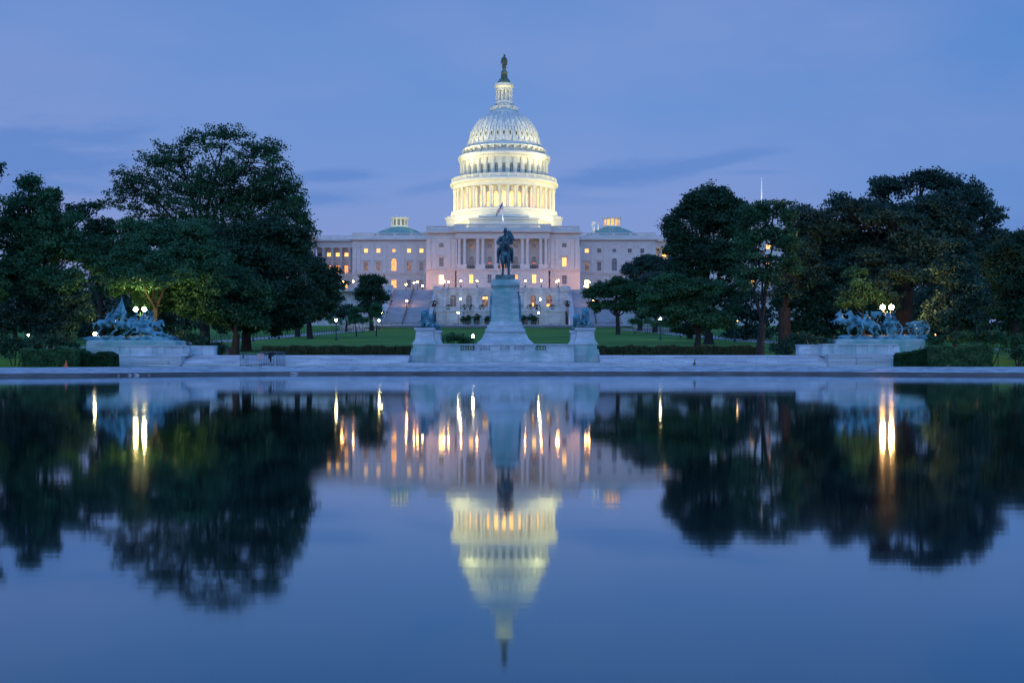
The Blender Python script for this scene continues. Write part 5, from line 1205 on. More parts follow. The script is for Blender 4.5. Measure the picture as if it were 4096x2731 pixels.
flagpole('white roof flagpole with a drooping striped flag in front of the dome', xc(2011), 405, 45.3, zc(806)-45.3, True)
flagpole('bare white flagpole rising above the trees at the right', (3046-CX)*425/FP, 425, 44, CAMZ+(HY-712)*425/FP-44, False)
flagpole('pale bare flagpole showing through the tallest tree at the left', (997-CX)*425/FP, 425, 44, CAMZ+(HY-745)*425/FP-44, False)
# roof machinery right of the centre
q = MB(); x = xw(2378); q.box(x-.5,x+.5,430,431,44,48.6); q.box(x-.3,x+2.2,430.2,430.8,48.6,49.4); q.box(x+1.5,x+2.0,430.2,430.8,46.5,48.6); tag(q.build('roof_ladder_box', 'white'), 'pale angular metal box on the roof left of the lit cupola', 'roof equipment')
# ================================================================== LAMPS
def lamp_proto(h, r, gm, double=False, post='green_iron', style='acorn'):
    q = MB(); q.lathe([(.24,0),(.24,.2),(.16,.5),(.09,.8),(.06,h-.25),(.06,h-.12)], 0, 0, 8)
    hs = [0] if not double else [-.42,.42]
    if double: q.tube([(-.42,0,h-.1),(-.25,0,h-.35),(0,0,h-.45),(.25,0,h-.35),(.42,0,h-.1)], .045, 5)
    for x in hs: q.lathe([(.05,h-.14),(r*.8,h-.04),(r*.7,h+.01)], x, 0, 8); q.lathe([(r*.35,h+2*r*1.05),(r*.2,h+2*r*1.05+.08),(.02,h+2*r*1.05+.2)], x, 0, 6)
    pm_ = q.mesh('post', post)
    g_ = MB(); g_.ball((0,0,0), (r,r,r*1.08), 14, 9); gmm = g_.mesh('globe', gm, True)
    return pm_, gmm, hs, h, r
protos = {}
def lamp(px, py, Y, zbase, r, gm, lab, group='street lamps', double=False, post='green_iron'):
    r = round(r*.72, 3); gzv = FZ(py, Y); h = gzv-r-zbase; key = (round(h,2), r, gm, double, post)
    if key not in protos: protos[key] = lamp_proto(h, r, gm, double, post)
    pm_, gmm, hs, h_, r_ = protos[key]
    t = thing('street_lamp', lab, 'street lamp', (FX(px,Y), Y, zbase), group)
    child(pm_, 'post', t)
    for x in hs: child(gmm, 'globe', t, (x,0,h_+r_))
    return t
lamp(560, 1237, 117, 1.5, .27, 'globe_n', 'twin globe lamp glowing yellow white above the cavalry sculpture', 'park lamps', True)
lamp(381, 1337, 114.6, 1.5, .24, 'globe_w', 'single globe lamp at the left end of the cavalry plinth', 'park lamps')
lamp(3548, 1229, 117, 1.5, .30, 'globe_h', 'twin globe lamp glowing orange white above the artillery sculpture', 'park lamps', True)
lamp(1892, 1344, 130, 1.65, .22, 'globe_w', 'short bright globe lamp just left of the tall statue pedestal', 'park lamps')
lamp(1013, 1286, 190, tz(0,190), .22, 'globe_w', 'green post lamp on the walk under the left trees', 'walk lamps')
lamp(1345, 1281, 200, tz(0,200), .26, 'globe_w', 'lamp on the lawn edge beside the dark tree left of the stairs', 'walk lamps')
lamp(1517, 1281, 335, tz(0,335), .34, 'globe_w', 'lower of the two lamps at the foot of the left outdoor stair', 'walk lamps')
lamp(1527, 1254, 350, 10.4, .36, 'globe_w', 'upper of the two lamps at the foot of the left outdoor stair', 'walk lamps')
lamp(1627, 1203.6, 376, 16.6, .34, 'globe_o', 'orange lamp standing half way up the left outdoor stair', 'stair lamps', post='iron')
lamp(2375, 1201, 376, 16.6, .30, 'globe_o', 'orange lamp seen through the tree on the right outdoor stair', 'stair lamps', post='iron')
for px, py, lab in ((1842,1197,'white lamp on the lower terrace left of the tall pedestal'),(2160.7,1197,'white lamp on the lower terrace right of the tall pedestal')): lamp(px, py, 378, 15.6, .33, 'globe_w', lab, 'terrace lamps', post='iron')
for px, py, lab in ((1832.5,1251,'white lamp on a tall post at the terrace foot, left of the pedestal'),(2154,1251,'white lamp on a tall post at the terrace foot, right of the pedestal')): lamp(px, py, 362, 10.5, .33, 'globe_w', lab, 'terrace lamps', post='iron')
for px, py, lab in ((1777,1125.6,'leftmost orange lamp on the upper terrace balustrade'),(1843.7,1124,'orange lamp on the upper balustrade above the second arched window'),(1908,1124,'orange lamp on the upper balustrade above the third arched window'),(1972,1123.5,'orange lamp on the upper balustrade by the left edge of the pedestal'),(2100.7,1123.5,'first orange lamp on the upper balustrade right of the tall pedestal'),(2165,1122.7,'second orange lamp on the upper balustrade right of the tall pedestal'),(2234,1122,'last orange lamp at the right end of the upper balustrade')):
    lamp(px, py, 385.5, 23.55, .30, 'globe_o', lab, 'upper terrace lamps', post='iron')
for px, py, lab in ((1794,1127.6,'orange lamp close behind the left end of the upper balustrade'),(2227,1126,'orange lamp close behind the right end of the upper balustrade'),(1656,1131.5,'orange lamp at the top of the left stair beside the handrail'),(1669.7,1128.5,'orange lamp right of the handrail at the top of the left stair'),(1689.6,1142.6,'low orange lamp at the right corner of the left stair top'),(1624,1138,'orange lamp at the left corner of the left stair top'),(1412.7,1126,'orange lamp left of the square topped tree'),(1373,1126,'orange lamp beside the arched door at the far left of the plaza'),(1367,1138,'low orange lamp by the edge of the left trees'),(2342,1130,'left one of the bright lamps over the right stair'),(2356.6,1128,'right one of the bright lamps over the right stair'),(2340,1143,'low orange lamp under the bright pair at the right stair top'),(2402,1136.6,'orange lamp just above the top of the spreading right tree')):
    lamp(px, py, 397, 23.12, .32, 'globe_o', lab, 'plaza lamps', post='iron')
lamp(2641.8, 1276, 205, tz(0,205), .22, 'globe_w', 'lamp shining out of the trees at the right end of the lawn', 'walk lamps')
lamp(2939, 1283, 190, tz(0,190), .15, 'globe_s', 'small twin lamp under the dark trees at the right', 'walk lamps', True)
lamp(3907, 1270.7, 160, 1.5+1.2, .13, 'globe_s', 'tiny distant lamp in the dark trees at the far right', 'distant lamps')
lamp(3741, 1338.5, 150, 2.3, .09, 'globe_s', 'tiny low lamp right of the gun carriage', 'distant lamps')
lamp(8, 1277, 150, 2.3, .12, 'globe_s', 'tiny reddish lamp at the left edge of the photograph', 'distant lamps')
lamp(113, 1341, 150, 2.3, .14, 'globe_w', 'small lamp low in the dark bushes at the far left', 'distant lamps')
# ================================================================== SMALL THINGS
YB = 102.6; zB = .625
def barr(x0, x1, y, lab, bars, skew=0, h=1.12, mesh_=False):
    t = thing('crowd_barrier', lab, 'barrier', ((x0+x1)/2,y,zB), 'crowd barriers by the pool')
    q = MB(); dy = skew
    P0 = lambda f, z: (x0+(x1-x0)*f, y+dy*f, zB+z)
    q.tube([P0(0,0),P0(0,h-.12),P0(.04,h-.02),P0(.08,h),P0(.92,h),P0(.96,h-.02),P0(1,h-.12),P0(1,0)], .021, 6); q.tube([P0(0,.12),P0(1,.12)], .022, 5); q.build('frame', 'galv', t)
    q = MB()
    for k in range(1,bars): q.tube([P0(k/bars,.12),P0(k/bars,h)], .009, 4)
    if mesh_:
        for k in range(1,6): q.tube([P0(0,.12+(h-.12)*k/6),P0(1,.12+(h-.12)*k/6)], .004, 3)
    q.build('bars', 'galv', t)
    q = MB()
    for f_ in (.08,.92): a = P0(f_,0); q.tube([(a[0],a[1]-.3,zB+.03),(a[0],a[1]+.3,zB+.03)], .025, 5)
    q.build('feet', 'galv', t); return t
bx = lambda c: FX(940+c/10.69, YB)
t1 = barr(bx(210), bx(490), YB+.1, 'narrow mesh crowd barrier at the left end of the barrier group', 8, .1, 1.15, True)
q = MB(); q.box(bx(315),bx(375),YB+.02,YB+.06,zB+.68,zB+1.0); q.build('notice', 'bin', t1)
t2 = barr(bx(565), bx(1640), YB, 'long crowd barrier with a faded orange sign hung on it', 15, 0, 1.08)
q = MB(); q.box(bx(950),bx(1240),YB-.06,YB-.03,zB+.62,zB+1.04); q.build('sign', 'signo', t2)
barr(bx(1000), bx(1990), YB+.55, 'long crowd barrier standing behind the one with the orange sign', 14, .1, 1.22)
barr(bx(1760), bx(2120), YB+.25, 'narrow mesh crowd barrier at the right end of the barrier group', 9, -.1, 1.22, True)
f = Fig(); f.box(bx(1440),bx(1635),YB-.09,YB+.09,zB+.85,zB+1.16); f.box(bx(1440),bx(1500),YB-.1,YB-.03,zB+.6,zB+.9); f.box(bx(1505),bx(1565),YB-.11,YB-.03,zB+.35,zB+.95); f.ball((bx(1600),YB-.05,zB+.95),(.12,.1,.12)); tag(f.bake('jacket', 'cloth', None, .02, 3), 'dark cloth jacket draped over the long crowd barrier', 'jacket')
q = MB(); cx_ = FX(264.5,96); q.box(cx_-.19,cx_+.19,95.8,96.2,.61,.65); q.lathe([(.15,.65),(.035,1.1)], cx_, 96, 10); tag(q.build('traffic_cone', 'orange'), 'small orange traffic cone in front of the left hedge', 'traffic cone')
f = Fig(); dx = FX(2778,102.3); f.T = Matrix.Translation((dx,102.3,.63)); f.ell((0,0,.22),(.13,.17,.13)); f.chain([(0,-.05,.3),(0,-.1,.45),(.01,-.1,.58)],[.07,.04,.035]); f.ell((.02,-.12,.6),(.045,.06,.045)); f.cap((.03,-.17,.6),.02,(.04,-.22,.59),.012); f.cap((.05,0,.12),.015,(.05,0,0),.015); f.cap((-.05,0,.12),.015,(-.05,0,0),.015); f.cap((0,.12,.2),.06,(0,.3,.15),.03)
tag(f.bake('duck', 'duck', None, .015, 1), 'small brown duck standing on the rim in front of the right steps', 'duck')
f = Fig(); dx = FX(3793,93.5+3); f.T = Matrix.Translation((dx,96.6,.62)); f.ell((0,0,.1),(.16,.1,.09)); f.ell((.12,-.02,.17),(.05,.045,.045)); f.cap((.1,0,.13),.04,(.12,0,.17),.035); tag(f.bake('duck', 'duck', None, .015, 1), 'small bird sitting on the rim in front of the right hedge', 'duck')
q = MB(); cx_ = FX(912,122); q.lathe([(.28,1.5),(.30,2.35),(.26,2.42)], cx_, 122, 12); tag(q.build('litter_bin', 'bin'), 'dark litter bin beside the thick tree trunk at the left', 'bin')
for i, (px, w_) in enumerate(((518,.06),(552,.1),(572,.14),(613,.05),(1170,.22))):
    q = Fig(); x = FX(px,93.8 if px < 700 else 98.6); y = 99.35 if px > 1000 else (93.6 if px < 560 else 94.6); y = np.interp(x, [p[0] for p in WL], [p[1] for p in WL])+.05
    q.ball((x,y,.06),(w_*1.5,.05,w_*.5),7,4); q.ball((x+w_,y,.05),(w_,.05,w_*.35),6,4)
    tag(q.build('litter', 'white' if px < 1000 else 'terr'), ['tiny scrap of white litter at the waterline, leftmost of a group','small white scrap in the middle of the litter at the waterline','larger white scrap of litter at the waterline on the left','last tiny white scrap to the right of the waterline litter','pale flat stone lying at the waterline below the barriers'][i], 'litter' if px < 1000 else 'stone', 'litter at the waterline' if px < 1000 else None)
# rope fences at both sides of the hedges
for x0, x1, y, lab in ((-44,-37.6,97.5,'post and rope fence left of the left hedge'),(37.6,46,98.5,'post and rope fence right of the right hedge')):
    t = thing('rope_fence', lab, 'fence', ((x0+x1)/2,y,.6), 'rope fences'); xs_ = [x0+i*2.1 for i in range(int((x1-x0)/2.1)+1)]
    for x in xs_: q = MB(); q.lathe([(.04,.55),(.04,1.55),(.06,1.6)], x, y, 6); q.build('post', 'iron', t)
    q = MB()
    for a, b in zip(xs_[:-1], xs_[1:]): q.tube([(a+(b-a)*i/6, y, 1.45-.22*math.sin(math.pi*i/6)) for i in range(7)], .015, 4)
    q.build('rope', 'iron', t)
# ================================================================== VEGETATION
rng = np.random.default_rng(11)
def leaves_mesh(name, Cn, size, mat, flat=.0, out=None, blade=False):
    n = len(Cn); nrm = rng.normal(size=(n,3)); nrm[:,2] += .5
    if out is not None: nrm += out*.9
    nrm /= np.linalg.norm(nrm,axis=1)[:,None]
    if blade: nrm[:,2] *= .1; nrm /= np.linalg.norm(nrm,axis=1)[:,None]
    t = rng.normal(size=(n,3)) if not blade else np.tile(np.array([[0,0,1.]]),(n,1))+rng.normal(size=(n,3))*.2
    u = np.cross(nrm,t); u /= np.linalg.norm(u,axis=1)[:,None]+1e-9; v = np.cross(nrm,u)
    s = size*rng.uniform(.6,1.35,size=(n,1)) if not hasattr(size,'__len__') else (size[:,None]*rng.uniform(.6,1.35,size=(n,1)))
    asp = .8 if not blade else .16
    V = np.empty((n,4,3)); V[:,0] = Cn-v*s*.55; V[:,1] = Cn+u*s*asp*.5-v*s*.05; V[:,2] = Cn+v*s*.55; V[:,3] = Cn-u*s*asp*.5-v*s*.05
    me = bpy.data.meshes.new(name); me.vertices.add(4*n); me.vertices.foreach_set('co', V.reshape(-1))
    me.loops.add(4*n); me.loops.foreach_set('vertex_index', np.arange(4*n,dtype=np.int32))
    me.polygons.add(n); me.polygons.foreach_set('loop_start', np.arange(0,4*n,4,dtype=np.int32)); me.polygons.foreach_set('loop_total', np.full(n,4,dtype=np.int32))
    me.update(calc_edges=True); me.materials.append(M[mat]); return me
def setvar(me, var):
    a = me.attributes.new('leafvar','FLOAT','FACE'); a.data.foreach_set('value', var.astype(np.float32))
def unit(n): d = rng.normal(size=(n,3)); return d/np.linalg.norm(d,axis=1)[:,None]
def crown_points(blobs, dens, clump, per, sub=14, drop=.0, hollow=.55):
    pts = []; outs = []; cv_ = []; subs = []
    for (cx,cy,cz,rx,ry,rz) in blobs:
        R3 = np.array([rx,ry,rz]); rm = (rx+ry+rz)/3
        ns = int(sub*rng.uniform(.8,1.2)); d = unit(ns); d[:,2] = np.where(d[:,2] < -.55, -d[:,2]*.6, d[:,2])
        sc_ = d*R3*rng.uniform(.58,.86,size=(ns,1))+np.array([cx,cy,cz]); sr = rm*rng.uniform(.26,.42,size=ns)
        subs += [(c, r) for c, r in zip(sc_, sr)]
        for c, r in zip(sc_, sr):
            if rng.random() < drop: continue
            nc = max(3,int(dens*4*math.pi*r*r*.9/(clump*clump*3.2)))
            dd = unit(nc); cc = c+dd*r*rng.uniform(.55,1.05,size=(nc,1))*np.array([1.15,1.15,.8])
            tone = rng.normal(0,.16)
            for k in range(nc):
                m_ = int(per*rng.uniform(.6,1.3)); q = rng.normal(size=(m_,3))*clump*.36*np.array([1.2,1.2,.62]); pts.append(cc[k]+q); outs.append(np.tile(dd[k],(m_,1))); cv_.append(np.full(m_, .48+tone+rng.normal(0,.12))+rng.normal(0,.1,size=m_))
        # loose inner foliage
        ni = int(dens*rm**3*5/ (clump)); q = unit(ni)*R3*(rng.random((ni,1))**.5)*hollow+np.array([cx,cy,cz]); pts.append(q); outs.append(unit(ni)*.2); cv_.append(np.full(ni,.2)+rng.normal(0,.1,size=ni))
    return np.concatenate(pts), np.concatenate(outs), np.clip(np.concatenate(cv_),0,1), subs
def tree(label, Y, trunk, blobs, mat='leafA', size=.26, clump=.75, per=22, dens=1.0, sub=14, drop=0.0, name='tree', group='park trees', depth=.85, limbs=3, zb=None, hollow=.55):
    """trunk=(px, width_px, top_py) ; blobs=[(px,py,rx_px,ry_px,dy)] in photograph units at distance Y"""
    k = Y/FP; tx = FX(trunk[0],Y); z0 = (tz(tx,Y) if zb is None else zb); r0 = max(trunk[1]*k/2,.12); ztop = FZ(trunk[2],Y)
    B = [(FX(b[0],Y), Y+(b[4] if len(b) > 4 else 0), FZ(b[1],Y), b[2]*k, (b[2]+b[3])/2*k*depth, b[3]*k) for b in blobs]
    t = thing(name, label, 'tree' if name != 'shrub' else 'shrub', (tx,Y,z0), group)
    pts, outs, var, subs = crown_points(B, dens*2.3, clump*.92, per*1.6, sub+6, drop, hollow)
    ok = pts[:,2] > z0+.3; pts, outs, var = pts[ok], outs[ok], var[ok]
    sz = np.full(len(pts), size*.98)
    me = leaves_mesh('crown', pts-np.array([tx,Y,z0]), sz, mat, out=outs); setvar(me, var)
    o = bpy.data.objects.new('crown', me); C.objects.link(o); o.parent = t
    m = MB(); lean = random.uniform(-.3,.3); fork = Vector((tx+lean, Y, ztop))
    m.tube([(tx,Y,z0-.3),(tx,Y,z0+.35),(tx+lean*.3,Y,z0+(ztop-z0)*.5),tuple(fork)], [r0*1.45,r0*1.05,r0*.9,r0*.82], 10)
    rr = random.Random(int(trunk[0]))
    mains = []
    for bi, b in enumerate(B):
        c = Vector((b[0],b[1],b[2])); st0 = fork; r1 = max(r0*.42*min(1,(b[3]*b[5])**.5/4.0+.25), .05)
        if len(B) > 6 and bi >= 5:
            st0, rs = min(mains, key=lambda m_: (m_[0]-c).length); r1 = min(r1*.6, rs*.7)
        d = c-st0; L = d.length
        if L < .3: continue
        sag = Vector((0,0,-.08*L if abs(d.x) > abs(d.z) else 0))
        p1 = st0+d*.33+sag+Vector((rr.uniform(-.4,.4),rr.uniform(-.4,.4),.12*L)); p2 = st0+d*.7+Vector((rr.uniform(-.5,.5),rr.uniform(-.5,.5),.08*L))
        m.tube([tuple(st0-d.normalized()*.1),tuple(p1),tuple(p2),tuple(c)], [r1,r1*.75,r1*.5,r1*.3], 7)
        mains += [(p1,r1*.7),(p2,r1*.5)]
        near = sorted(subs, key=lambda s_: (Vector(s_[0])-c).length)[:60]; rr.shuffle(near); cnt = 0
        for s_, sr in near:
            e = Vector(s_)
            if (e-c).length > max(b[3:6])*1.15: continue
            st_ = p2 if rr.random() < .5 else c; mid = (st_+e)/2+Vector((0,0,.12*(e-st_).length)); m.tube([tuple(st_),tuple(mid),tuple(e)], [r1*.35,r1*.22,max(r1*.08,.02)], 5, False); cnt += 1
            if cnt >= limbs+3: break
    m.build('trunk', 'bark', t); return t
# ---------------- left side
tree('tall broad airy tree with arching crown, the highest of the left trees', 150, (820,40,1010), [(890,590,150,105,0),(700,640,120,105,2),(1010,660,120,110,-2),(560,760,150,100,0),(800,770,210,130,0),(1030,800,150,120,3),(1150,850,100,90,0),(620,870,160,70,3),(880,920,260,90,0),(1195,890,50,40,0),(490,800,75,75,0),(850,840,190,110,-3),(1000,800,150,110,3),(1080,740,110,80,0),(930,730,150,90,-2),(1180,860,90,80,-2),(640,650,110,80,0),(1060,620,80,75,0),(1110,710,90,75,0),(1170,790,80,65,0),(760,570,90,70,0)],
     'leafA', .25, .85, 15, .31, 16, .12, limbs=6, hollow=.3)
tree('dark dense tree below and right of the tallest left tree', 142, (985,40,1290), [(1000,1010,230,140,0),(1120,960,140,110,0),(1090,1130,170,130,-3),(1180,1210,110,110,-3),(970,1200,170,120,0),(1010,1290,150,60,-3),(1140,1300,100,50,0)], 'leafB', .30, .85, 22, 1.0, 12)
tree('leafy tree with a thick dark trunk standing on the lawn edge left of centre', 126, (940,34,1335), [(900,1110,110,80,0),(950,1190,140,90,0),(860,1250,150,75,-2),(980,1270,110,55,0),(760,1180,120,110,2)], 'leafA', .25, .75, 22, 1.0, 12)
tree('fresh green spreading tree lit from below behind the cavalry sculpture', 121, (615,28,1235), [(600,1130,160,60,-4),(560,1200,90,50,5),(660,1205,70,45,5),(560,960,140,80,0),(720,950,160,80,2),(450,1030,110,90,0),(620,1060,200,100,-2),(790,1050,130,100,0),(860,1130,70,70,0),(720,1160,150,60,3),(480,1150,110,50,3),(540,1190,110,60,6),(690,1200,80,50,6)], 'leafC', .24, .72, 22, 1.0, 13, group='park trees')
tree('round crowned tree with a top knot of leaves at the far left', 118, (150,34,1250), [(120,830,110,75,0),(230,900,110,75,0),(60,930,130,110,0),(190,1010,150,110,0),(280,1010,70,90,0),(95,1120,170,110,0),(240,1140,110,90,-2),(120,745,45,45,0),(200,790,35,35,0)], 'leafC', .25, .75, 22, .95, 12)
tree('tree cut by the left edge of the photograph with one leafy tip in view', 112, (-160,34,1100), [(-90,690,95,70,0),(-140,800,150,90,0),(-120,950,150,130,0),(-120,1130,150,130,0)], 'leafA', .25, .75, 20, .9, 11)
tree('thin dark tree filling the gap between the far left tree and the tall airy tree', 150, (400,24,1200), [(350,850,80,75,0),(420,960,90,110,0),(330,1030,100,80,2),(440,1110,90,90,0)], 'leafB', .29, .8, 20, .8, 11, .1)
tree('low dark bluish tree behind the left hedge', 117, (200,20,1330), [(170,1220,110,80,0),(270,1240,110,80,0),(90,1290,120,80,0),(210,1330,110,60,0)], 'leafD', .22, .65, 22, 1.0, 11)
tree('dark tree with a sloping right shoulder left of the arched side doors', 215, (1240,24,1280), [(1240,1090,80,70,0),(1310,1130,70,75,0),(1290,1210,90,80,0),(1230,1260,110,60,0),(1180,1200,90,90,3)], 'leafB', .34, .95, 20, 1.0, 11)
tree('narrow tree standing tight against the left end of the parliament wing', 235, (1190,22,1200), [(1185,960,42,60,0),(1175,1020,60,70,0),(1225,1030,32,50,0)], 'leafB', .36, .95, 18, .8, 10)
tree('dark square topped tree in front of the left terrace wall', 325, (1487,20,1290), [(1487,1140,52,38,0),(1463,1180,38,42,0),(1512,1180,38,42,0),(1487,1230,52,48,0),(1480,1120,40,22,0),(1510,1122,30,20,0)], 'leafB', .5, 1.25, 18, 1.15, 12)
tree('small rounded tree left of the square topped tree', 300, (1385,10,1290), [(1385,1240,32,30,0),(1360,1262,26,26,0),(1405,1262,24,24,0)], 'leafD', .42, 1.0, 16, 1.0, 9)
tree('slender young tree with a thin trunk on the lawn edge, left of two', 240, (1426,5,1300), [(1426,1245,24,22,0),(1424,1272,30,24,0)], 'leafC', .3, .8, 16, .8, 9, group='young trees')
tree('slender young tree on the lawn edge, beside the lamps at the stair foot', 240, (1505,5,1300), [(1503,1230,18,20,0),(1502,1262,22,26,0)], 'leafC', .3, .8, 16, .8, 9, group='young trees')
# ---------------- right side
tree('low spreading tree with a forked trunk in front of the right outdoor stair', 262, (2472,18,1268), [(2400,1170,55,45,0),(2470,1150,70,55,0),(2540,1180,70,55,0),(2410,1225,60,30,0),(2520,1225,80,32,0),(2360,1180,30,30,0)], 'leafA', .36, .95, 20, .95, 12)
tree('dark dome shaped tree directly right of the old wing facade', 320, (2560,20,1270), [(2590,1060,75,45,0),(2530,1110,55,55,0),(2640,1090,90,70,0),(2580,1150,90,60,0),(2700,1060,60,50,0)], 'leafD', .46, 1.2, 18, 1.05, 12)
tree('glossy leaved tree with pale flecked foliage right of the spreading tree', 290, (2620,20,1280), [(2620,1130,75,45,0),(2580,1190,70,50,0),(2670,1190,80,60,0),(2620,1240,90,45,0)], 'leafE', .42, 1.1, 18, 1.0, 12)
tree('tall dense dark tree with a stepped left outline right of the parliament', 175, (2835,40,1330), [(2840,800,95,70,0),(2760,880,95,80,0),(2930,860,75,75,0),(2700,920,60,60,0),(2790,830,80,70,0),(2880,900,110,90,0),(2720,980,60,70,0),(2800,1010,120,100,0),(2900,1050,110,110,0),(2740,1110,90,80,0),(2860,1190,130,90,0)], 'leafB', .32, .95, 22, 1.0, 14)
tree('yellow flecked lower tree at the right end of the lawn', 160, (2790,26,1340), [(2690,1150,90,60,0),(2800,1170,100,70,0),(2640,1220,90,60,0),(2760,1260,120,60,0),(2860,1290,90,50,0)], 'leafC', .29, .85, 22, .95, 12)
tree('tall tree with a forked reddish trunk beside the right steps', 118, (3040,34,1290), [(3010,880,90,75,0),(3090,850,90,60,0),(2990,1000,90,80,0),(3100,970,100,90,0),(3020,1120,80,80,0),(3130,1070,80,80,0)], 'leafA', .24, .75, 20, .75, 12, .12, limbs=5, hollow=.4)
tree('pale barked tree whose thick trunk shows above the dark shrubs', 132, (3140,56,1230), [(3200,880,80,65,0),(3180,1000,90,90,0),(3260,960,80,80,0),(3290,890,75,60,0),(3330,1000,90,80,3),(3230,1110,90,80,0),(3130,1160,60,50,0)], 'leafD', .27, .8, 20, .9, 12, .08)
tree('huge wide oak with a massive forked trunk behind the artillery sculpture', 134, (3612,78,1150), [(3540,765,105,70,0),(3700,735,110,62,0),(3850,785,100,75,0),(3410,850,120,80,0),(3610,870,160,100,0),(3620,960,150,100,-4),(3500,900,120,90,-4),(3760,950,120,90,-4),(3700,860,110,80,-4),(3730,1110,90,60,6),(3480,1050,110,50,-4),(3640,1035,110,50,-5),(3780,1045,100,60,-4),(3790,890,130,90,0),(3935,860,70,75,0),(3330,960,120,90,0),(3490,990,150,90,3),(3690,1000,150,80,4),(3860,1000,120,80,0),(3990,970,80,80,0),(3300,1090,110,80,0),(3430,1120,130,60,-2),(3400,1190,110,60,-7),(3540,1120,90,45,-7),(3560,1130,110,45,7),(4010,1060,70,70,0),(3290,1210,80,70,0)], 'leafD', .27, .85, 22, .95, 13, .06, limbs=5)
tree('bushy young tree glowing yellow green in the light of the artillery lamps', 126, (3455,14,1260), [(3440,1150,70,50,0),(3400,1210,60,40,0),(3490,1190,50,40,0),(3430,1100,50,30,0)], 'leafC', .22, .6, 20, .8, 10, .1)
tree('conical bushy tree right of the huge oak trunk', 118, (3820,24,1330), [(3822,990,50,45,0),(3825,1030,70,50,0),(3810,1090,90,70,0),(3840,1180,110,80,0),(3800,1260,110,80,0),(3880,1300,90,60,0)], 'leafD', .24, .7, 22, 1.0, 12)
tree('dark tree reaching the right edge of the photograph', 125, (4060,34,1250), [(4040,1020,90,60,0),(4130,980,110,80,0),(4020,1120,90,90,0),(4110,1130,130,120,0),(4060,1240,130,80,0)], 'leafB', .26, .8, 22, 1.0, 11)
# background belt of trees: every one its own tree
bgspec = [(3480,1060,130),(3720,1060,130),(3940,1060,110),(560,1090,110),(180,1080,110),(3230,1060,100),(-120,1120,120),(60,1150,120),(250,1160,120),(420,1200,110),(700,1230,90),(640,1300,60),(2760,1180,60),(2980,1200,80),(3180,1180,90),(3330,1220,110),(3560,1180,130),(3760,1200,120),(3960,1200,120),(4150,1160,130)]
bl_lab = ['high up left of the oak fork','high up right of the oak fork','high up behind the conical tree','high up behind the cavalry lamps','high up behind the far left tree','high up behind the pale barked tree','at the far left','behind the far left tree','behind the low bluish tree','behind the cavalry lamps','behind the fresh green tree','low behind the fresh green tree','behind the lawn trees at the right','between the two right trunks','behind the pale barked tree','behind the artillery horses','behind the oak trunk','behind the conical tree','right of the conical tree','at the far right edge']
for i, (px, py, r_) in enumerate(bgspec):
    Yb = 185+(i*29)%40; tree('dark background tree '+bl_lab[i], Yb, (px,20,py+100), [(px,py,r_*1.0,r_*.75,0),(px-r_*.6,py+60,r_*.8,r_*.65,0),(px+r_*.6,py+70,r_*.8,r_*.65,0),(px-r_*.4,py+140,r_*.8,r_*.45,0),(px+r_*.5,py+140,r_*.8,r_*.45,0)], ['leafB','leafD'][i%2], .46, 1.3, 15, .62, 9, group='background trees')
# ---------------- shrubs and hedges
def shrub(label, Y, blobs, mat='leafB', size=.2, clump=.5, per=20, dens=1.1, name='shrub', cat='shrub', group='dark shrubs'):
    k = Y/FP; B = [(FX(b[0],Y), Y+(b[4] if len(b)>4 else 0), FZ(b[1],Y), b[2]*k, min(b[2],b[3]*1.4)*k, b[3]*k) for b in blobs]
    cx = sum(b[0] for b in B)/len(B); z0 = tz(cx,Y)
    pts, outs, var, subs = crown_points(B, dens, clump, per, 12, 0, .7); ok = pts[:,2] > z0+.02; pts, outs, var = pts[ok], outs[ok], var[ok]
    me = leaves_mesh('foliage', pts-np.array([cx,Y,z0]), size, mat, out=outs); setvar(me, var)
    t = thing(name, label, cat, (cx,Y,z0), group); o = bpy.data.objects.new('foliage', me); C.objects.link(o); o.parent = t
    m = MB()
    for b in B:
        for j in range(3): m.tube([(b[0]+(j-1)*.15,b[1],z0-.2),(b[0]+(j-1)*b[3]*.3,b[1]+.1,(b[2]+z0)/2),(b[0]+(j-1)*b[3]*.5,b[1],b[2]+b[5]*.3)], [.06,.045,.02], 5)
    m.build('stems', 'bark', t); return t
shrub('big dark shrub in front of the pale barked trunk at the right', 112, [(3150,1380,60,45),(3230,1370,90,55),(3310,1375,70,55),(3120,1400,40,30)], 'leafB')
shrub('dark shrub between the cavalry plinth and the thick trunk', 116, [(770,1370,70,45),(840,1385,50,40),(700,1360,60,45),(880,1400,30,28)], 'leafB')
shrub('dark low shrubbery behind the left hedge', 108, [(60,1390,90,60),(180,1370,110,60),(290,1398,50,30),(-40,1380,90,80)], 'leafB')
shrub('wide dark bush behind the right hedge', 110, [(3820,1370,110,55),(3960,1370,110,70),(4080,1380,90,60),(3720,1390,60,50)], 'leafA')
shrub('small green bush at the right edge of the photograph', 103, [(4075,1420,40,35)], 'leafA')
shrub('rounded green bush left of the short bright lamp', 140, [(1790,1360,45,26),(1835,1358,45,26),(1865,1366,25,18)], 'leafC', group='dark shrubs')
shrub('low green bank below the small rounded tree', 290, [(1400,1285,40,14),(1450,1285,40,18),(1340,1288,40,14)], 'leafH', .35, .8)
shrub('low green planting below the glossy leaved tree', 270, [(2590,1290,50,18),(2650,1295,50,18),(2540,1288,30,12)], 'leafH', .35, .8)
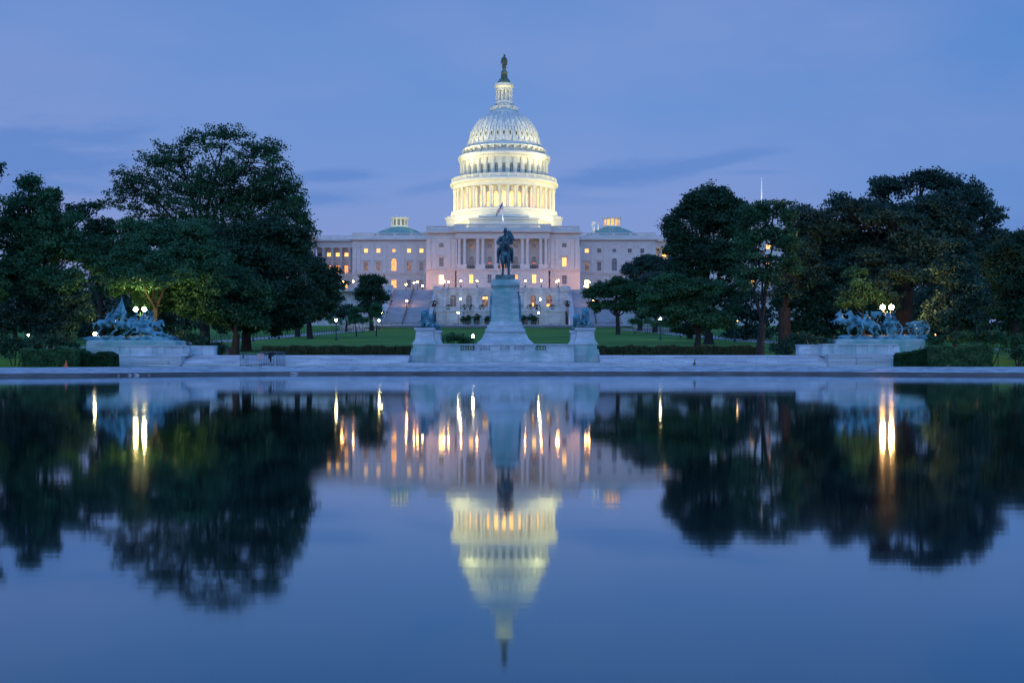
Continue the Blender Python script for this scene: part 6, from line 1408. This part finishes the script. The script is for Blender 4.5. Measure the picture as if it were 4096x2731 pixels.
def hedge(label, x0, x1, y0, y1, z0, z1, mat, name='hedge', size=.24, n=14000, blade=False, wob=.12, group='clipped hedges', ends=True):
    # points on the surface of a rounded block
    A = rng.random((n,3)); f = rng.random(n); L = x1-x0; D = y1-y0; H = z1-z0
    p = np.empty((n,3)); p[:,0] = x0+L*A[:,0]; p[:,1] = y0+D*A[:,1]; p[:,2] = z0+H*A[:,2]
    aF, aT = L*H, L*D; tot = 2*aF+aT+2*D*H
    s1 = f < aF/tot; s2 = (f >= aF/tot) & (f < 2*aF/tot); s3 = (f >= 2*aF/tot) & (f < (2*aF+aT)/tot); s4 = f >= (2*aF+aT)/tot
    j = lambda m: rng.normal(0,.05,size=m.sum())
    p[s1,1] = y0+abs(j(s1)); p[s2,1] = y1-abs(j(s2)); p[s3,2] = z1-abs(j(s3)); p[s4,0] = np.where(rng.random(s4.sum()) < .5, x0, x1)
    top = (p[:,2]-z0)/H; w1 = wob*(np.sin(p[:,0]*1.7)+.6*np.sin(p[:,0]*4.3+1)+.5*np.sin(p[:,0]*9.1)); p[:,2] += top*w1; p[:,1] += .5*wob*np.sin(p[:,0]*2.9+p[:,2]*3)
    # round the upper edges and the ends
    ex = np.clip(1-np.minimum(p[:,0]-x0, x1-p[:,0])/.9,0,1); p[:,2] -= top*ex**3*H*.14
    inn = rng.random((n//3,3)); q = np.stack([x0+.1+(L-.2)*inn[:,0], y0+.1+(D-.2)*inn[:,1], z0+(H-.15)*inn[:,2]],1); exq = np.clip(1-np.minimum(q[:,0]-x0, x1-q[:,0])/.9,0,1); q[:,2] -= (q[:,2]-z0)*exq**3*.14
    p = np.concatenate([p,q]); cx, cy = (x0+x1)/2, (y0+y1)/2
    var = np.clip(.45+.18*np.sin(p[:,0]*3.1)*np.sin(p[:,2]*6+p[:,0])+rng.normal(0,.16,size=len(p)),0,1)
    me = leaves_mesh('foliage', p-np.array([cx,cy,z0]), size, mat, blade=blade); setvar(me, var)
    t = thing(name, label, 'hedge', (cx,cy,z0), group); o = bpy.data.objects.new('foliage', me); C.objects.link(o); o.parent = t
    m = MB(); x = x0+.4
    while x < x1-.3: m.tube([(x,cy,z0-.1),(x+.05,cy,z0+H*.4),(x+.2,cy,z0+H*.75)], [.04,.03,.015], 4); x += .7
    m.build('stems', 'bark', t); return t
YH = 98.5
hedge('clipped green hedge beside the left marble steps', FX(96,97), FX(300,97), 96.6, 98.6, .6, FZ(1398,97), 'leafH')
hedge('lower darker clipped hedge against the left end wall', FX(290,98.5), FX(452,98.5), 98.0, 99.8, .6, FZ(1412,98.5), 'leafA', n=11000)
hedge('clipped green hedge right of the artillery plinth', FX(3730,97.5), FX(3962,97.5), 97.2, 99.2, .6, FZ(1388,97.5), 'leafH', n=15000)
hedge('lower darker clipped hedge against the right end wall', FX(3600,99), FX(3745,99), 98.6, 100.4, .6, FZ(1408,99), 'leafA', n=11000)
hedge('long strip of brownish ornamental grass left of the memorial', FX(1062,121), FX(1640,121), 119.5, 122, 1.5, FZ(1395,121)-.02, 'leafG', 'ornamental_grass', .55, 16000, True, .06, 'ornamental grass strips')
hedge('long strip of brownish ornamental grass right of the memorial', FX(2390,121), FX(3030,121), 119.5, 122, 1.5, FZ(1395,121)-.02, 'leafG', 'ornamental_grass', .55, 17000, True, .08, 'ornamental grass strips')
# potted palms on the lower terrace, ball topped trees before the arcade
def palm_meshes():
    q = MB(); q.lathe([(.36,0),(.5,.15),(.55,.75),(.62,.85),(.5,.86)], 0, 0, 12); pot = q.mesh('pot','pot')
    f = MB()
    for k in range(46):
        a = random.uniform(0,2*math.pi); e = random.uniform(.1,1.25); L = random.uniform(.9,1.35); dx, dy = math.cos(a), math.sin(a); pts = []
        for i in range(5): t_ = i/4; rr = L*t_*math.cos(e); zz = 1.25+L*t_*math.sin(e)-.55*t_*t_*L; pts.append((dx*rr,dy*rr,zz))
        for i in range(4):
            a_, b_ = pts[i], pts[i+1]; wd = .16*(1-i/5); f.add([(a_[0]-dy*wd,a_[1]+dx*wd,a_[2]),(a_[0]+dy*wd,a_[1]-dx*wd,a_[2]),(b_[0]+dy*wd*.8,b_[1]-dx*wd*.8,b_[2]),(b_[0]-dy*wd*.8,b_[1]+dx*wd*.8,b_[2])], [(0,1,2,3)])
    f.tube([(0,0,.8),(0,0,1.4)], .1, 6)
    fr = f.mesh('fronds','leafC'); a = fr.attributes.new('leafvar','FLOAT','FACE'); a.data.foreach_set('value',[random.random()*.5 for _ in fr.polygons]); return pot, fr
pot, fr = palm_meshes()
pl_lab = ['at the left end of the lower balustrade by the stair','left of the first arched window','left of the second arched window','right of the second arched window','left of the third arched window','right behind the edge of the tall pedestal','left of the second arched window right of the pedestal','beside the right terrace lamp','right of the last arched window','at the right end of the lower balustrade by the stair']
for i, px in enumerate((1736,1794,1857,1885,1929,2080,2120,2148,2208,2270)):
    Yq = 374.6 if i not in (0,9) else 373.2
    t = thing('potted_palm', 'potted palm '+pl_lab[i], 'potted plant', (FX(px,Yq),Yq,16.82 if i in (0,9) else 15.62), 'potted palms on the terrace'); child(pot,'pot',t); o = child(fr,'fronds',t); t.scale = (1.25,1.25,1.2)
tp_lab = ['leftmost, at the edge of the arcade','second from the left before the arcade','before the second arch of the arcade','touching the left edge of the tall pedestal','first right of the tall pedestal','second right of the tall pedestal','rightmost, beside the lamp post']
Bt = [(0,0,2.6,1.05,1.05,1.0)]
pts, outs, var, _ = crown_points(Bt, 1.2, .5, 14, 10, 0, .8); tme = leaves_mesh('crown', pts, .3, 'leafB', out=outs); setvar(tme, var)
q = MB(); q.tube([(0,0,0),(0,0,2.2)], .08, 6); q.box(-.4,.4,-.4,.4,0,.5); ttr = q.mesh('trunk','bark')
for i, px in enumerate((1855,1876,1910,1951,2094,2126,2141)):
    t = thing('topiary_tree', 'ball topped small tree '+tp_lab[i], 'tree', (FX(px,370.5),370.5,10.4), 'ball topped trees before the arcade'); child(ttr,'trunk',t); child(tme,'crown',t); t.scale = (.95+.1*(i%3),)*3
# flower beds as dark low planting at the wall feet
for a, b, Yq, z, lab in ((1752,1845,370.8,10.4,'thin row of dark bedding plants below the left terrace flank'),(2165,2255,370.8,10.4,'thin row of dark bedding plants below the right terrace flank')):
    hedge(lab, FX(a,Yq), FX(b,Yq), Yq, Yq+.8, z, z+.75, 'leafB', 'flower_bed', .35, 900, False, .1, 'bedding plants')
# ================================================================== FLOODLIGHTS ON THE DOME AND OTHER SPOTS
def spot(loc, tgt, W_, col, ang, size=.6, blend=.5):
    l_ = bpy.data.lights.new('flood_or_added_spot','SPOT'); l_.energy = W_; l_.color = col; l_.spot_size = R(ang); l_.spot_blend = blend; l_.shadow_soft_size = size
    o = bpy.data.objects.new('flood_or_added_spot', l_); C.objects.link(o); o.location = loc; o.rotation_euler = (Vector(tgt)-Vector(loc)).to_track_quat('-Z','Y').to_euler(); return o
FC = (1.0,.86,.42)
for sx in (-1,1):
    spot((DX+sx*44, 408, 45.6), (DX, DY, 72), 60000, FC, 46)
    spot((DX+sx*46, 406, 45.6), (DX, DY-4, 87.5), 66000, FC, 19, .6, .8)
    spot((DX+sx*50, 446, 45.6), (DX, DY, 68), 40000, FC, 50)
    spot((DX+sx*26, 424, 45.0), (DX, DY-8, 60), 7000, FC, 75)
    spot((DX+sx*34, 425, 45.6), (DX, DY, 99), 95000, FC, 16)

for cx_, s_ in ((xw(1593.5)-.9, 1), ((2447-CX)*438/FP, .35)):
    for dx_ in (-9, 9): spot((cx_+dx_, 426, 45.4), (cx_, 438, 50.2), 2800*s_, FC, 30)  # added spots to brighten the two cupolas, no known lamps of their own
spot((xk(2648), 438.2, 30.8), (xk(2648), 443, 37), 1500, (1.0,.72,.22), 120)
spot(((3046-CX)*425/FP, 421, 44.5), ((3046-CX)*425/FP, 425, 58), 30000, (1,.95,.85), 40)
spot((xc(2011), 403.6, 45.8), (xc(2011), 405, 51), 700, (1,.9,.8), 60)  # added spot to brighten the central roof flag and its pole
